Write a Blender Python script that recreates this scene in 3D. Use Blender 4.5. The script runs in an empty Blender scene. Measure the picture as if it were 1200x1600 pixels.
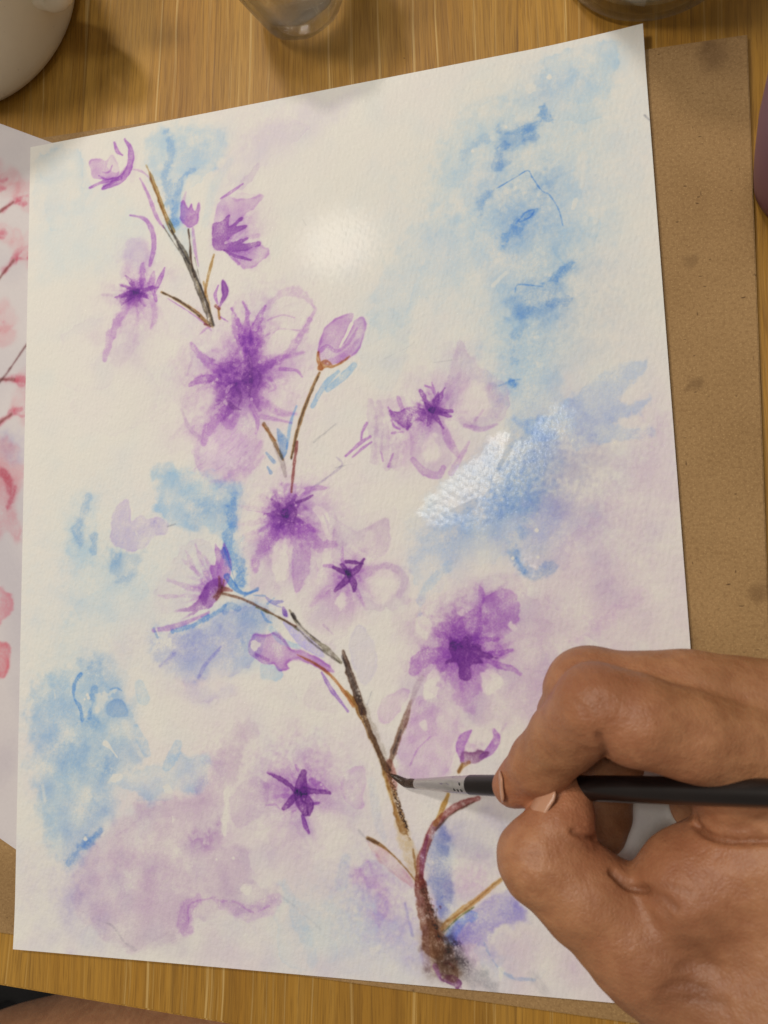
import bpy, bmesh, math, random
import numpy as np
from mathutils import Vector, Matrix

random.seed(7)
scene = bpy.context.scene
COL = scene.collection

# ------------------------------------------------------------------ camera
# metres; the sheet being painted lies on z = 0 with its lower left corner at the origin
PW, PH = 0.240, 0.31239
F = 1155.0
CAM = np.array([0.20210755, 0.12478792, 0.24664359])
Q = np.array([[0.97245742, -0.03305276, -0.23072514],
              [-0.05719904, -0.99346584, -0.09876184],
              [-0.22595319, 0.10923894, -0.96799381]])
cam_data = bpy.data.cameras.new('camera')
cam_data.sensor_width = 36.0
cam_data.lens = F / 1600.0 * 36.0
cam_data.clip_start = 0.01
cam_data.clip_end = 50.0
cam_data.dof.use_dof = True
cam_data.dof.focus_distance = 0.272
cam_data.dof.aperture_fstop = 19
cam = bpy.data.objects.new('camera', cam_data)
COL.objects.link(cam)
m = Matrix.Identity(4)
for i in range(3):
    m[i][0] = Q[0, i]; m[i][1] = -Q[1, i]; m[i][2] = -Q[2, i]; m[i][3] = CAM[i]
cam.matrix_world = m
scene.camera = cam

def at(px, py, z=0.0):
    """the point at height z (metres) that the photograph shows at pixel (px, py) of 1200 x 1600"""
    d = Q.T @ np.array([(px - 600) / F, (py - 800) / F, 1.0])
    return CAM + d * ((z - CAM[2]) / d[2])

def project(P):
    v = (np.asarray(P) - CAM) @ Q.T
    return v[..., 0] / v[..., 2] * F + 600, v[..., 1] / v[..., 2] * F + 800

# ------------------------------------------------------------------ world and lamps
world = bpy.data.worlds.new('World')
scene.world = world
world.use_nodes = True
bg = world.node_tree.nodes['Background']
bg.inputs['Color'].default_value = (1.0, 0.89, 0.77, 1)
bg.inputs['Strength'].default_value = 0.19

def area_lamp(name, loc, target, size, power, color, shape='DISK', size_y=None):
    ld = bpy.data.lights.new(name, 'AREA')
    ld.shape = shape
    ld.size = size
    if size_y: ld.size_y = size_y
    ld.energy = power
    ld.color = color
    ob = bpy.data.objects.new(name, ld)
    COL.objects.link(ob)
    ob.location = loc
    ob.rotation_euler = (Vector(target) - Vector(loc)).to_track_quat('-Z', 'Y').to_euler()
    return ob

# three ceiling lamps: one to the left throws the mug's shadow, two show as mirror images on the damp paper
area_lamp('ceiling_lamp', (-0.66, 0.52, 1.50), (0.12, 0.16, 0), 0.26, 9.3, (1.0, 0.915, 0.805))
area_lamp('ceiling_lamp', (-0.300, 1.024, 1.50), (0.12, 0.16, 0), 0.18, 9.2, (1.0, 0.925, 0.825))
area_lamp('ceiling_panel', (0.085, 0.465, 1.50), (0.12, 0.16, 0), 0.22, 3.0, (0.97, 0.96, 0.93), 'RECTANGLE', 0.14)

scene.view_settings.view_transform = 'Standard'
scene.view_settings.look = 'None'
scene.view_settings.exposure = 0.05
scene.view_settings.gamma = 1.0
scene.render.engine = 'CYCLES'
scene.cycles.max_bounces = 12
scene.cycles.transmission_bounces = 12

# ------------------------------------------------------------------ helpers
def srgb(r, g, b):
    c = np.array([r, g, b], float) / 255.0
    return np.where(c <= 0.04045, c / 12.92, ((c + 0.055) / 1.055) ** 2.4)

def tag(o, label=None, cat=None, group=None, kind=None):
    if label: o['label'] = label
    if cat: o['category'] = cat
    if group: o['group'] = group
    if kind: o['kind'] = kind
    return o

def empty(name, loc):
    o = bpy.data.objects.new(name, None)
    o.empty_display_size = 0.02
    COL.objects.link(o)
    o.location = loc
    return o

def mesh_obj(name, verts, faces, mat=None, parent=None, smooth=True):
    me = bpy.data.meshes.new(name)
    me.from_pydata([tuple(map(float, v)) for v in verts], [], [tuple(map(int, f)) for f in faces])
    me.update()
    if smooth:
        me.polygons.foreach_set('use_smooth', [True] * len(me.polygons))
    o = bpy.data.objects.new(name, me)
    COL.objects.link(o)
    if mat: me.materials.append(mat)
    if parent:
        o.parent = parent
        o.matrix_parent_inverse = Matrix.Translation(-Vector(parent.location))
    return o

def lathe(name, prof, center, mat, parent=None, n=96, closed=False):
    """revolve (radius, z) pairs about the vertical through center"""
    vs, fs = [], []
    k = len(prof)
    for i in range(n):
        a = 2 * math.pi * i / n
        for r, z in prof:
            vs.append((center[0] + r * math.cos(a), center[1] + r * math.sin(a), center[2] + z))
    for i in range(n):
        j = (i + 1) % n
        for q in range(k if closed else k - 1):
            q2 = (q + 1) % k
            fs.append((i * k + q, j * k + q, j * k + q2, i * k + q2))
    return mesh_obj(name, vs, fs, mat, parent)

def spline(pts, step=None, closed=False, n=12):
    """Catmull-Rom through rows of pts (any dimension)"""
    P = np.asarray(pts, float)
    if len(P) == 2 and not closed:
        t = np.linspace(0, 1, n)[:, None]
        return P[0] * (1 - t) + P[1] * t
    if closed:
        P = np.vstack([P[-1], P, P[0], P[1]])
    else:
        P = np.vstack([2 * P[0] - P[1], P, 2 * P[-1] - P[-2]])
    out = []
    t = np.linspace(0, 1, n, endpoint=False)[:, None]
    for i in range(1, len(P) - 2):
        a, b, c, d = P[i - 1], P[i], P[i + 1], P[i + 2]
        out.append(0.5 * (2 * b + (c - a) * t + (2 * a - 5 * b + 4 * c - d) * t ** 2 + (3 * b - a - 3 * c + d) * t ** 3))
    out = np.vstack(out)
    if not closed: out = np.vstack([out, P[-2]])
    return out

def tube(name, pts, radii, mat, parent=None, n=24, caps=True, ratio=1.0, up=(0, 0, 1)):
    P = np.asarray(pts, float); k = len(P)
    T = np.gradient(P, axis=0); T /= np.linalg.norm(T, axis=1)[:, None]
    vs, fs = [], []
    u = np.asarray(up, float)
    for i in range(k):
        s = np.cross(T[i], u); s /= np.linalg.norm(s)
        w = np.cross(s, T[i])
        for j in range(n):
            a = 2 * math.pi * j / n
            vs.append(P[i] + radii[i] * (s * math.cos(a) + ratio * w * math.sin(a)))
    for i in range(k - 1):
        for j in range(n):
            j2 = (j + 1) % n
            fs.append((i * n + j, i * n + j2, (i + 1) * n + j2, (i + 1) * n + j))
    if caps:
        fs.append(tuple(range(n))[::-1]); fs.append(tuple((k - 1) * n + j for j in range(n)))
    return mesh_obj(name, vs, fs, mat, parent)

class Mat:
    """small node-tree builder"""
    def __init__(s, name):
        s.m = bpy.data.materials.new(name); s.m.use_nodes = True
        s.t = s.m.node_tree; s.n = s.t.nodes; s.b = s.n['Principled BSDF']
    def new(s, typ, **kw):
        nd = s.n.new(typ)
        for k, v in kw.items():
            if k.startswith('i_'):
                key = k[2:].replace('_', ' ')
                nd.inputs[int(key) if key.isdigit() else key].default_value = v
            else: setattr(nd, k, v)
        return nd
    def link(s, a, b): s.t.links.new(a, b)
    def set(s, **kw):
        for k, v in kw.items(): s.b.inputs[k.replace('_', ' ')].default_value = v
        return s
    def ramp(s, fac, stops, interp='LINEAR'):
        r = s.new('ShaderNodeValToRGB'); r.color_ramp.interpolation = interp
        el = r.color_ramp.elements
        while len(el) < len(stops): el.new(0.5)
        for e, (p, c) in zip(el, stops):
            e.position = p
            e.color = (c, c, c, 1) if np.isscalar(c) else (*c[:3], 1)
        s.link(fac, r.inputs[0]); return r.outputs[0]
    def mix(s, fac, a, b, mode='MIX'):
        x = s.new('ShaderNodeMix', data_type='RGBA', blend_type=mode)
        for k, v in ((0, fac), (6, a), (7, b)):
            if hasattr(v, 'links'): s.link(v, x.inputs[k])
            elif k == 0: x.inputs[0].default_value = v
            else: x.inputs[k].default_value = (*v[:3], 1)
        return x.outputs[2]
    def math(s, op, a, b=0.0, c=None):
        x = s.new('ShaderNodeMath', operation=op)
        for i, v in enumerate((a, b) if c is None else (a, b, c)):
            if hasattr(v, 'links'): s.link(v, x.inputs[i])
            else: x.inputs[i].default_value = v
        return x.outputs[0]
    def noise(s, vec, scale, detail=4, rough=0.55, dist=0.0, typ=None):
        x = s.new('ShaderNodeTexNoise'); x.inputs['Scale'].default_value = scale
        x.inputs['Detail'].default_value = detail; x.inputs['Roughness'].default_value = rough
        x.inputs['Distortion'].default_value = dist
        if vec is not None: s.link(vec, x.inputs['Vector'])
        return x.outputs['Fac']
    def mapping(s, vec, scale=(1, 1, 1), rot=(0, 0, 0), loc=(0, 0, 0)):
        x = s.new('ShaderNodeMapping'); x.inputs['Scale'].default_value = scale
        x.inputs['Rotation'].default_value = rot; x.inputs['Location'].default_value = loc
        s.link(vec, x.inputs['Vector']); return x.outputs[0]
    def coord(s, out='Object'): return s.new('ShaderNodeTexCoord').outputs[out]
    def bump(s, height, strength, dist=0.001, normal=None):
        x = s.new('ShaderNodeBump'); x.inputs['Strength'].default_value = strength
        x.inputs['Distance'].default_value = dist
        s.link(height, x.inputs['Height'])
        if normal is not None: s.link(normal, x.inputs['Normal'])
        return x.outputs[0]

# ------------------------------------------------------------------ table, floor, board
Z_TABLE = -0.0037
Z_BOARD = -0.0012
TA = math.radians(-3.1)                         # the table's own turn under the sheet
TR = np.array([[math.cos(TA), -math.sin(TA)], [math.sin(TA), math.cos(TA)]])
edge_pt = at(165, 1570, Z_TABLE)[:2]            # a point on the near edge

def wood_material():
    M = Mat('oak_laminate')
    co = M.coord('Object')
    sx = M.new('ShaderNodeSeparateXYZ'); M.link(co, sx.inputs[0])
    # staves about 60 mm wide, each with its own tone and its own piece of grain
    wob = M.noise(M.mapping(co, (1, 2, 1)), 3.0, 2)
    xs = M.math('ADD', M.math('MULTIPLY', sx.outputs[0], 17.0), M.math('MULTIPLY', wob, 0.02))
    stave = M.math('FLOOR', xs)
    wn = M.new('ShaderNodeTexWhiteNoise', noise_dimensions='1D'); M.link(stave, wn.inputs['W'])
    off = M.new('ShaderNodeCombineXYZ')
    M.link(M.math('MULTIPLY', wn.outputs['Value'], 7.0), off.inputs[0])
    M.link(M.math('MULTIPLY', wn.outputs['Value'], 31.0), off.inputs[1])
    add = M.new('ShaderNodeVectorMath', operation='ADD'); M.link(co, add.inputs[0]); M.link(off.outputs[0], add.inputs[1])
    v = add.outputs[0]
    # a lazy sideways drift bends the grain lines
    drift = M.noise(M.mapping(v, (9, 4.0, 1)), 1.0, 3)
    dv = M.new('ShaderNodeCombineXYZ'); M.link(M.math('MULTIPLY', M.math('SUBTRACT', drift, 0.5), 0.016), dv.inputs[0])
    ad2 = M.new('ShaderNodeVectorMath', operation='ADD'); M.link(v, ad2.inputs[0]); M.link(dv.outputs[0], ad2.inputs[1])
    g = ad2.outputs[0]
    broad = M.noise(M.mapping(g, (60, 1.5, 1)), 1.0, 4, 0.6)
    fine = M.noise(M.mapping(g, (700, 14, 1)), 1.0, 4, 0.62)
    hair = M.noise(M.mapping(g, (1900, 60, 1)), 1.0, 3, 0.6)
    pale = M.noise(M.mapping(g, (430, 3.4, 1), loc=(3, 5, 0)), 1.0, 5, 0.68)
    base = M.ramp(broad, [(0.30, srgb(162, 116, 42)), (0.5, srgb(173, 128, 50)), (0.68, srgb(184, 140, 62))])
    tone = M.ramp(wn.outputs['Value'], [(0, (0.90, 0.88, 0.85)), (0.5, (1, 1, 1)), (1, (1.08, 1.07, 1.05))])
    base = M.mix(1.0, base, tone, 'MULTIPLY')
    c = M.mix(M.ramp(fine, [(0.40, 0.32), (0.56, 0.0)]), base, srgb(110, 78, 28))
    c = M.mix(M.ramp(hair, [(0.36, 0.36), (0.5, 0.0)]), c, srgb(96, 62, 20))
    c = M.mix(M.ramp(pale, [(0.57, 0.0), (0.66, 0.5)]), c, srgb(222, 192, 128))
    fr = M.math('FRACT', xs)
    seam = M.math('LESS_THAN', M.math('MINIMUM', fr, M.math('SUBTRACT', 1.0, fr)), 0.012)
    c = M.mix(M.math('MULTIPLY', seam, M.ramp(wn.outputs['Value'], [(0.3, 0.0), (0.8, 0.4)])), c, srgb(70, 42, 18))
    speck = M.noise(co, 190, 2, 0.5)
    c = M.mix(M.ramp(speck, [(0.79, 0.0), (0.81, 0.8)]), c, srgb(60, 32, 12))
    M.link(c, M.b.inputs['Base Color'])
    M.link(M.ramp(fine, [(0.3, 0.5), (0.7, 0.38)]), M.b.inputs['Roughness'])
    M.link(M.bump(M.math('ADD', fine, hair), 0.25, 0.0003), M.b.inputs['Normal'])
    M.set(Specular_IOR_Level=0.35)
    return M.m

def turned(P2, x, y): return P2 + TR @ np.array([x, y])

def slab(name, p0, w, h, zt, th, ang, mat, bev=0.001, seg=3, rad=0.0, parent=None):
    """a flat slab: p0 the world xy of its lower left corner, turned by ang; rounded edges"""
    bm = bmesh.new()
    vs = [bm.verts.new((x, y, -th)) for x, y in ((0, 0), (w, 0), (w, h), (0, h))]
    f = bm.faces.new(vs)
    r = bmesh.ops.extrude_face_region(bm, geom=[f])
    bmesh.ops.translate(bm, verts=[v for v in r['geom'] if isinstance(v, bmesh.types.BMVert)], vec=(0, 0, th))
    bmesh.ops.recalc_face_normals(bm, faces=bm.faces)
    if rad:
        ve = [e for e in bm.edges if abs(e.verts[0].co.z - e.verts[1].co.z) > th * 0.5]
        bmesh.ops.bevel(bm, geom=ve, offset=rad, segments=6, affect='EDGES')
    if bev:
        te = [e for e in bm.edges if all(v.co.z > -1e-6 for v in e.verts)]
        bmesh.ops.bevel(bm, geom=te, offset=bev, segments=seg, affect='EDGES')
    me = bpy.data.meshes.new(name); bm.to_mesh(me); bm.free()
    o = bpy.data.objects.new(name, me); COL.objects.link(o)
    me.materials.append(mat)
    o.location = (p0[0], p0[1], zt); o.rotation_euler = (0, 0, ang)
    return o

table = slab('table', turned(edge_pt, -0.62, 0.0), 1.5, 0.75, Z_TABLE, 0.024, TA, wood_material(), bev=0.0012, rad=0.02)
tag(table, 'yellowish brown oak tabletop with streaky grain that everything lies on', 'table')

def floor_material():
    M = Mat('grey_floor_tiles')
    co = M.coord('Object')
    n = M.noise(co, 9, 5)
    M.link(M.ramp(n, [(0.3, srgb(98, 108, 118)), (0.7, srgb(128, 138, 148))]), M.b.inputs['Base Color'])
    M.set(Roughness=0.4)
    return M.m
floor = slab('floor', np.array([-1.6, -1.6]), 3.6, 3.6, -0.74, 0.02, 0.0, floor_material(), bev=0)
tag(floor, 'bluish grey floor glimpsed below the table edge', kind='structure')

BA = math.radians(-2.75)
bu = np.array([math.cos(BA), math.sin(BA)]); bv = np.array([-bu[1], bu[0]])
tr_c = at(1168, 53, Z_BOARD)[:2]; bl_p = at(300, 1501, Z_BOARD)[:2]
b_h = float((tr_c - bl_p) @ bv)
b_w = 0.345
b0 = tr_c - bu * b_w - bv * b_h
BOARD_STAINS = ((1115, 84, 0.008, .4), (1104, 74, 0.004, .2), (1080, 404, 0.0025, .3), (1088, 600, 0.003, .4), (1060, 1000, 0.01, .25), (1140, 90, 0.018, .2), (8, 1400, 0.02, .2))
def board_material():
    M = Mat('brown_hardboard')
    co = M.coord('Object')
    a = M.noise(co, 26, 5, 0.6)
    b = M.noise(co, 900, 4, 0.7)
    c2 = M.noise(co, 1700, 2, 0.6)
    c = M.ramp(a, [(0.3, srgb(154, 122, 80)), (0.7, srgb(170, 137, 93))])
    c = M.mix(M.ramp(b, [(0.34, 0.4), (0.56, 0.0)]), c, srgb(112, 82, 48))
    c = M.mix(M.ramp(c2, [(0.56, 0.0), (0.7, 0.4)]), c, srgb(206, 172, 120))
    fl = M.noise(M.mapping(co, (260, 700, 1), rot=(0, 0, 0.9)), 1.0, 1, 0.5)
    c = M.mix(M.ramp(fl, [(0.74, 0.0), (0.78, 0.75)]), c, srgb(66, 44, 24))
    fl2 = M.noise(M.mapping(co, (640, 230, 1), rot=(0, 0, 0.5)), 1.0, 1, 0.5)
    c = M.mix(M.ramp(fl2, [(0.76, 0.0), (0.8, 0.7)]), c, srgb(70, 48, 28))
    st = M.noise(co, 48, 2, 0.5)
    c = M.mix(M.ramp(st, [(0.70, 0.0), (0.80, 0.5)]), c, srgb(92, 62, 34))
    wv = M.new('ShaderNodeTexNoise'); wv.inputs['Scale'].default_value = 160; M.link(co, wv.inputs['Vector'])
    wadd = M.new('ShaderNodeVectorMath', operation='MULTIPLY_ADD'); M.link(wv.outputs['Color'], wadd.inputs[0]); wadd.inputs[1].default_value = (0.008, 0.008, 0); M.link(co, wadd.inputs[2])
    for px, py, rr_, aa in BOARD_STAINS:
        q = at(px, py, Z_BOARD)[:2] - b0; lx, ly = float(q @ bu) + 0.004, float(q @ bv) + 0.004
        ds = M.new('ShaderNodeVectorMath', operation='DISTANCE'); M.link(wadd.outputs[0], ds.inputs[0]); ds.inputs[1].default_value = (lx, ly, 0)
        c = M.mix(M.ramp(M.math('DIVIDE', ds.outputs['Value'], rr_), [(0.15, aa), (1.0, 0.0)], 'EASE'), c, srgb(84, 58, 34))
    M.link(c, M.b.inputs['Base Color'])
    M.set(Roughness=0.72, Specular_IOR_Level=0.25)
    M.link(M.bump(b, 0.3, 0.0003), M.b.inputs['Normal'])
    return M.m
board = slab('drawing_board', b0, b_w, b_h, Z_BOARD, -Z_TABLE + Z_BOARD - 0.00002, BA, board_material(), bev=0.0004, seg=2)
tag(board, 'brown speckled hardboard panel lying on the table under the wet painting', 'drawing board')

# ------------------------------------------------------------------ watercolour: pigment laid down stroke by stroke
PAPER_PX = (208, 202, 187)
def pig(r, g, b): return np.clip(-np.log(np.clip(srgb(r, g, b), 0.004, 1) / srgb(*PAPER_PX)), -0.10, None)
VI = pig(122, 64, 140); VD = pig(102, 48, 118); MA = pig(162, 110, 168); PK = pig(192, 175, 179)
BL = pig(134, 158, 181); BD = pig(90, 132, 182); CY = pig(175, 189, 191); IN = pig(132, 126, 176)
BR = pig(72, 52, 40); OC = pig(148, 108, 56); RB = pig(118, 60, 56); GY = pig(140, 138, 138); BK = pig(48, 42, 42)
OB = pig(122, 84, 44); GB = pig(104, 96, 84); ROSE = pig(190, 92, 104); RED = pig(168, 60, 74); OR = pig(150, 88, 44)

WASH, BLOB, STROKE = 0.57, 0.55, 0.86
class Paint:
    def __init__(s, w, h, to, seed, k=1.03):
        s.w, s.h, s.to, s.k = w, h, to, k
        s.A = np.zeros((h, w, 3), np.float32)
        s.wet = np.zeros((h, w), np.float32)
        rng = np.random.default_rng(seed)
        fy = np.fft.fftfreq(h)[:, None]; fx = np.fft.rfftfreq(w)[None, :]
        fr = np.sqrt(fx * fx + fy * fy); fr[0, 0] = 1e-6
        def bp(wl, sg=0.55):
            g = np.exp(-(np.log(fr * wl) / sg) ** 2 / 2) / fr
            f = np.fft.rfft2(rng.standard_normal((h, w))) * g
            x = np.fft.irfft2(f, (h, w)); return (x / x.std()).astype(np.float32)
        s.n200, s.n80, s.n30, s.n12, s.n5, s.n3 = bp(200), bp(80), bp(30), bp(12), bp(5), bp(3.2)
        s.m30, s.m12, s.m80 = bp(34), bp(13), bp(90)
        s.fine = (s.n3 * 0.6 + s.n5 * 0.5)
        s.rough = s.n30 * 0.95 + s.n12 * 0.42 + s.n5 * 0.12
    def pts(s, p): return s.to(np.asarray(p, float)[:, :2])
    def win(s, P, m):
        x0 = max(0, int(P[:, 0].min() - m)); x1 = min(s.w, int(P[:, 0].max() + m) + 2)
        y0 = max(0, int(P[:, 1].min() - m)); y1 = min(s.h, int(P[:, 1].max() + m) + 2)
        if x1 <= x0 or y1 <= y0: return None
        return slice(y0, y1), slice(x0, x1)
    def sdf_poly(s, p, W, smooth=True):
        P = s.pts(p)
        if smooth: P = spline(P, closed=True, n=5)
        yy, xx = np.mgrid[W[0], W[1]].astype(np.float32)
        d2 = np.full(xx.shape, 1e9, np.float32); ins = np.zeros(xx.shape, bool)
        for (ax, ay), (bx, by) in zip(P, np.roll(P, -1, 0)):
            ex, ey = bx - ax, by - ay
            L = ex * ex + ey * ey + 1e-9
            t = np.clip(((xx - ax) * ex + (yy - ay) * ey) / L, 0, 1)
            dx = xx - ax - t * ex; dy = yy - ay - t * ey
            np.minimum(d2, dx * dx + dy * dy, out=d2)
            if abs(ey) > 1e-9:
                c = ((ay > yy) != (by > yy)) & (xx < ex * (yy - ay) / ey + ax)
                ins ^= c
        return np.where(ins, 1, -1) * np.sqrt(d2)
    @staticmethod
    def sstep(d, soft): 
        t = np.clip((d + soft) / (2 * soft), 0, 1); return t * t * (3 - 2 * t)
    def fadef(s, W, fade):
        if fade is None: return 1.0
        (a, b) = s.pts(fade)
        yy, xx = np.mgrid[W[0], W[1]].astype(np.float32)
        e = b - a
        t = np.clip(((xx - a[0]) * e[0] + (yy - a[1]) * e[1]) / (e @ e), 0, 1)
        return 1 - t * t * (3 - 2 * t)
    def wash(s, p, c, a, soft=2.0, rough=3.0, edge=0.35, mott=0.35, gran=0.16, fade=None, smooth=True, ew=1.6):
        a *= WASH * (1.0 if soft > 2.2 else 1.6); P = s.pts(p); W = s.win(P, soft * 2.3 + rough * 3 + 6)
        if W is None: return
        d = s.sdf_poly(p, W, smooth) + 0.6 * rough * s.rough[W]
        if soft > 2.2: soft = soft * 2.3
        cov = s.sstep(d, soft)
        den = a * cov * np.clip(1 + mott * (0.6 * s.n80[W] + 0.35 * s.m30[W] + 0.12 * s.m12[W]) + gran * s.fine[W], 0.06, None)
        if edge: den = den + a * edge * np.exp(-((d - ew * 0.8) / ew) ** 2 / 2) * np.clip(1 + 0.8 * s.m30[W], 0, 2)
        den = den * s.fadef(W, fade)
        s.A[W] += den[..., None].astype(np.float32) * c.astype(np.float32)
    def lift(s, p, a=0.85, soft=2.0, rough=2.0, smooth=True):
        P = s.pts(p); W = s.win(P, soft + rough * 3 + 4)
        if W is None: return
        d = s.sdf_poly(p, W, smooth) + rough * s.rough[W]
        s.A[W] *= (1 - a * s.sstep(d, soft))[..., None]
    def dot(s, x, y, r=2.0, a=0.9):
        s.lift([(x - r, y), (x, y - r * 1.3), (x + r, y), (x, y + r * 0.8)], a, 0.8, 0.4)
    def blob(s, x, y, rx, ry, ang, c, a, warp=6.0, pw=2.0, mott=0.3, gran=0.14):
        a *= BLOB; warp *= 0.6; P = s.pts([(x, y)]); rx *= s.k; ry *= s.k
        W = s.win(P, max(rx, ry) * 1.9 + warp * 2)
        if W is None: return
        yy, xx = np.mgrid[W[0], W[1]].astype(np.float32)
        dx = xx - P[0, 0] + warp * (s.n30[W] + 0.6 * s.n12[W] + 0.15 * s.n5[W])
        dy = yy - P[0, 1] + warp * (s.m30[W] + 0.6 * s.m12[W] + 0.15 * s.n3[W])
        th = math.radians(ang); ca, sa = math.cos(th), math.sin(th)
        u = (dx * ca + dy * sa) / rx; v = (-dx * sa + dy * ca) / ry
        r = np.sqrt(u * u + v * v)
        den = a * np.exp(-r ** pw) * np.clip(1 + mott * (0.6 * s.n80[W] + 0.5 * s.m12[W]) + gran * s.fine[W], 0.05, None)
        s.A[W] += den[..., None].astype(np.float32) * c.astype(np.float32)
    def dist_stroke(s, p, w, m):
        P = s.pts(p); w = np.asarray(w if np.ndim(w) else [w] * len(P), float)
        if len(w) != len(P): w = np.interp(np.linspace(0, 1, len(P)), np.linspace(0, 1, len(w)), w)
        X = np.column_stack([P, w * 0.5 * s.k])
        S = spline(X, n=10)
        W = s.win(S[:, :2], m + S[:, 2].max())
        if W is None: return None
        y0, x0 = W[0].start, W[1].start
        D = np.full((W[0].stop - y0, W[1].stop - x0), -1e3, np.float32); T = np.zeros_like(D)
        n = len(S) - 1
        for i in range(n):
            (ax, ay, ar), (bx, by, br) = S[i], S[i + 1]
            mm = m + max(ar, br)
            u0 = max(0, int(min(ax, bx) - mm) - x0); u1 = min(D.shape[1], int(max(ax, bx) + mm) + 2 - x0)
            v0 = max(0, int(min(ay, by) - mm) - y0); v1 = min(D.shape[0], int(max(ay, by) + mm) + 2 - y0)
            if u1 <= u0 or v1 <= v0: continue
            yy, xx = np.mgrid[v0 + y0:v1 + y0, u0 + x0:u1 + x0].astype(np.float32)
            ex, ey = bx - ax, by - ay; L = ex * ex + ey * ey + 1e-9
            t = np.clip(((xx - ax) * ex + (yy - ay) * ey) / L, 0, 1)
            d = ar + (br - ar) * t - np.hypot(xx - ax - t * ex, yy - ay - t * ey)
            sub = D[v0:v1, u0:u1]; up = d > sub
            sub[up] = d[up]; T[v0:v1, u0:u1][up] = ((i + t) / n)[up]
        return W, D, T
    def stroke(s, p, w, c, a, soft=0.9, rough=0.5, edge=0.35, dens=None, dry=0.0, mott=0.25, gran=0.2, c2=None, ew=1.1):
        a *= STROKE; r = s.dist_stroke(p, w, soft + rough * 3 + 4)
        if r is None: return
        W, D, T = r
        d = D + 0.65 * rough * s.rough[W]
        cov = s.sstep(d, soft * (1.5 if soft > 2.2 else 1.15))
        den = a * cov * np.clip(1 + mott * (0.7 * s.m30[W] + 0.5 * s.m12[W]) + gran * s.fine[W], 0.05, None)
        if edge: den = den + a * edge * np.exp(-((d - ew * 0.7) / ew) ** 2 / 2)
        if dens is not None: den = den * np.interp(T, np.linspace(0, 1, len(dens)), dens)
        if dry: den = den * np.clip(0.5 + (s.n5[W] * 0.8 + s.n3[W] * 0.5 + s.n12[W] * 0.4 + (0.5 - dry) * 3), 0, 1)
        if c2 is not None:
            col = c[None, None] * (1 - T[..., None]) + c2[None, None] * T[..., None]
        else: col = c[None, None]
        s.A[W] += (den[..., None] * col).astype(np.float32)
    def lift_stroke(s, p, w, a=0.85, soft=0.9, rough=0.5):
        r = s.dist_stroke(p, w, soft + rough * 3 + 4)
        if r is None: return
        W, D, T = r
        s.A[W] *= (1 - a * s.sstep(D + rough * s.rough[W], soft))[..., None]
    def wetten(s, p, a, soft=4.0, rough=3.0):
        P = s.pts(p); W = s.win(P, soft + rough * 3 + 4)
        d = s.sdf_poly(p, W) + rough * s.rough[W]
        s.wet[W] = np.maximum(s.wet[W], a * s.sstep(d, soft))
    def wet_spot(s, x, y, rx, ry, a, warp=3.0):
        P = s.pts([(x, y)]); W = s.win(P, max(rx, ry) * 2.2)
        yy, xx = np.mgrid[W[0], W[1]].astype(np.float32)
        u = (xx - P[0, 0] + warp * s.n12[W]) / (rx * s.k); v = (yy - P[0, 1] + warp * s.m12[W]) / (ry * s.k)
        s.wet[W] = np.maximum(s.wet[W], a * np.exp(-(u * u + v * v) ** 2))
    def star(s, x, y, rays, w, c, a, **kw):
        for (rx, ry) in rays:
            mx, my = x * 0.5 + rx * 0.5, y * 0.5 + ry * 0.5
            s.stroke([(x, y), (mx, my), (rx, ry)], [w, w * 0.75, w * 0.18], c, a, dens=[0.5, 1.0, 0.85], **kw)
    def rim(s, p, c, a, w=9.0, soft=0.8, rough=3.0, smooth=True):
        """a puddle that dried: pigment gathered in a crisp line at its border, fading inwards"""
        P = s.pts(p); W = s.win(P, rough * 3 + 6)
        if W is None: return
        a *= 0.55
        d = s.sdf_poly(p, W, smooth) + 0.6 * rough * s.rough[W]
        den = a * s.sstep(d, soft) * (0.10 + 0.45 * np.exp(-np.clip(d, 0, None) / w) + 0.55 * np.exp(-np.clip(d, 0, None) / 1.6)) * np.clip(0.55 + 0.6 * s.m80[W] + 0.3 * s.m30[W], 0, 1.6)
        s.A[W] += den[..., None].astype(np.float32) * c.astype(np.float32)
    def petal(s, x, y, ang, ln, wd, c, a, seed, rim=0.35):
        """one pale petal: colour floated on at the heart and fading into wet paper towards the tip"""
        rg = np.random.default_rng(seed); th = math.radians(ang); ca, sa = math.cos(th), math.sin(th)
        f = lambda u, v: (x + u * ca - v * sa, y + u * sa + v * ca)
        j = lambda: rg.uniform(.85, 1.15)
        q = [f(ln * .08, -wd * .10), f(ln * .35, -wd * .36 * j()), f(ln * .70, -wd * .50 * j()), f(ln * .95 * j(), -wd * .24), f(ln * 1.02 * j(), wd * .12), f(ln * .86 * j(), wd * .40), f(ln * .5, wd * .46 * j()), f(ln * .2, wd * .2)]
        s.wash(q, c, a * 1.5, soft=3.2, rough=4, edge=0, mott=.5, fade=[f(ln * .05, 0), f(ln * 1.0, 0)])
        s.wash(q, PK, a * .8, soft=2.8, rough=4, edge=.1, mott=.5)
        if rim: s.rim(q, c, rim * a, w=6, rough=3.5)
        for k in range(5):                                # streaks the brush left along the petal
            v0 = rg.uniform(-.3, .3) * wd; e = rg.uniform(.45, .95)
            s.stroke([f(ln * .12, v0 * .3), f(ln * e * .6, v0), f(ln * e, v0 * 1.2)], [2, 5, 1.5], c, a * .45, soft=2.5, rough=1.2, edge=0, dens=[1, .8, .1])
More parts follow.
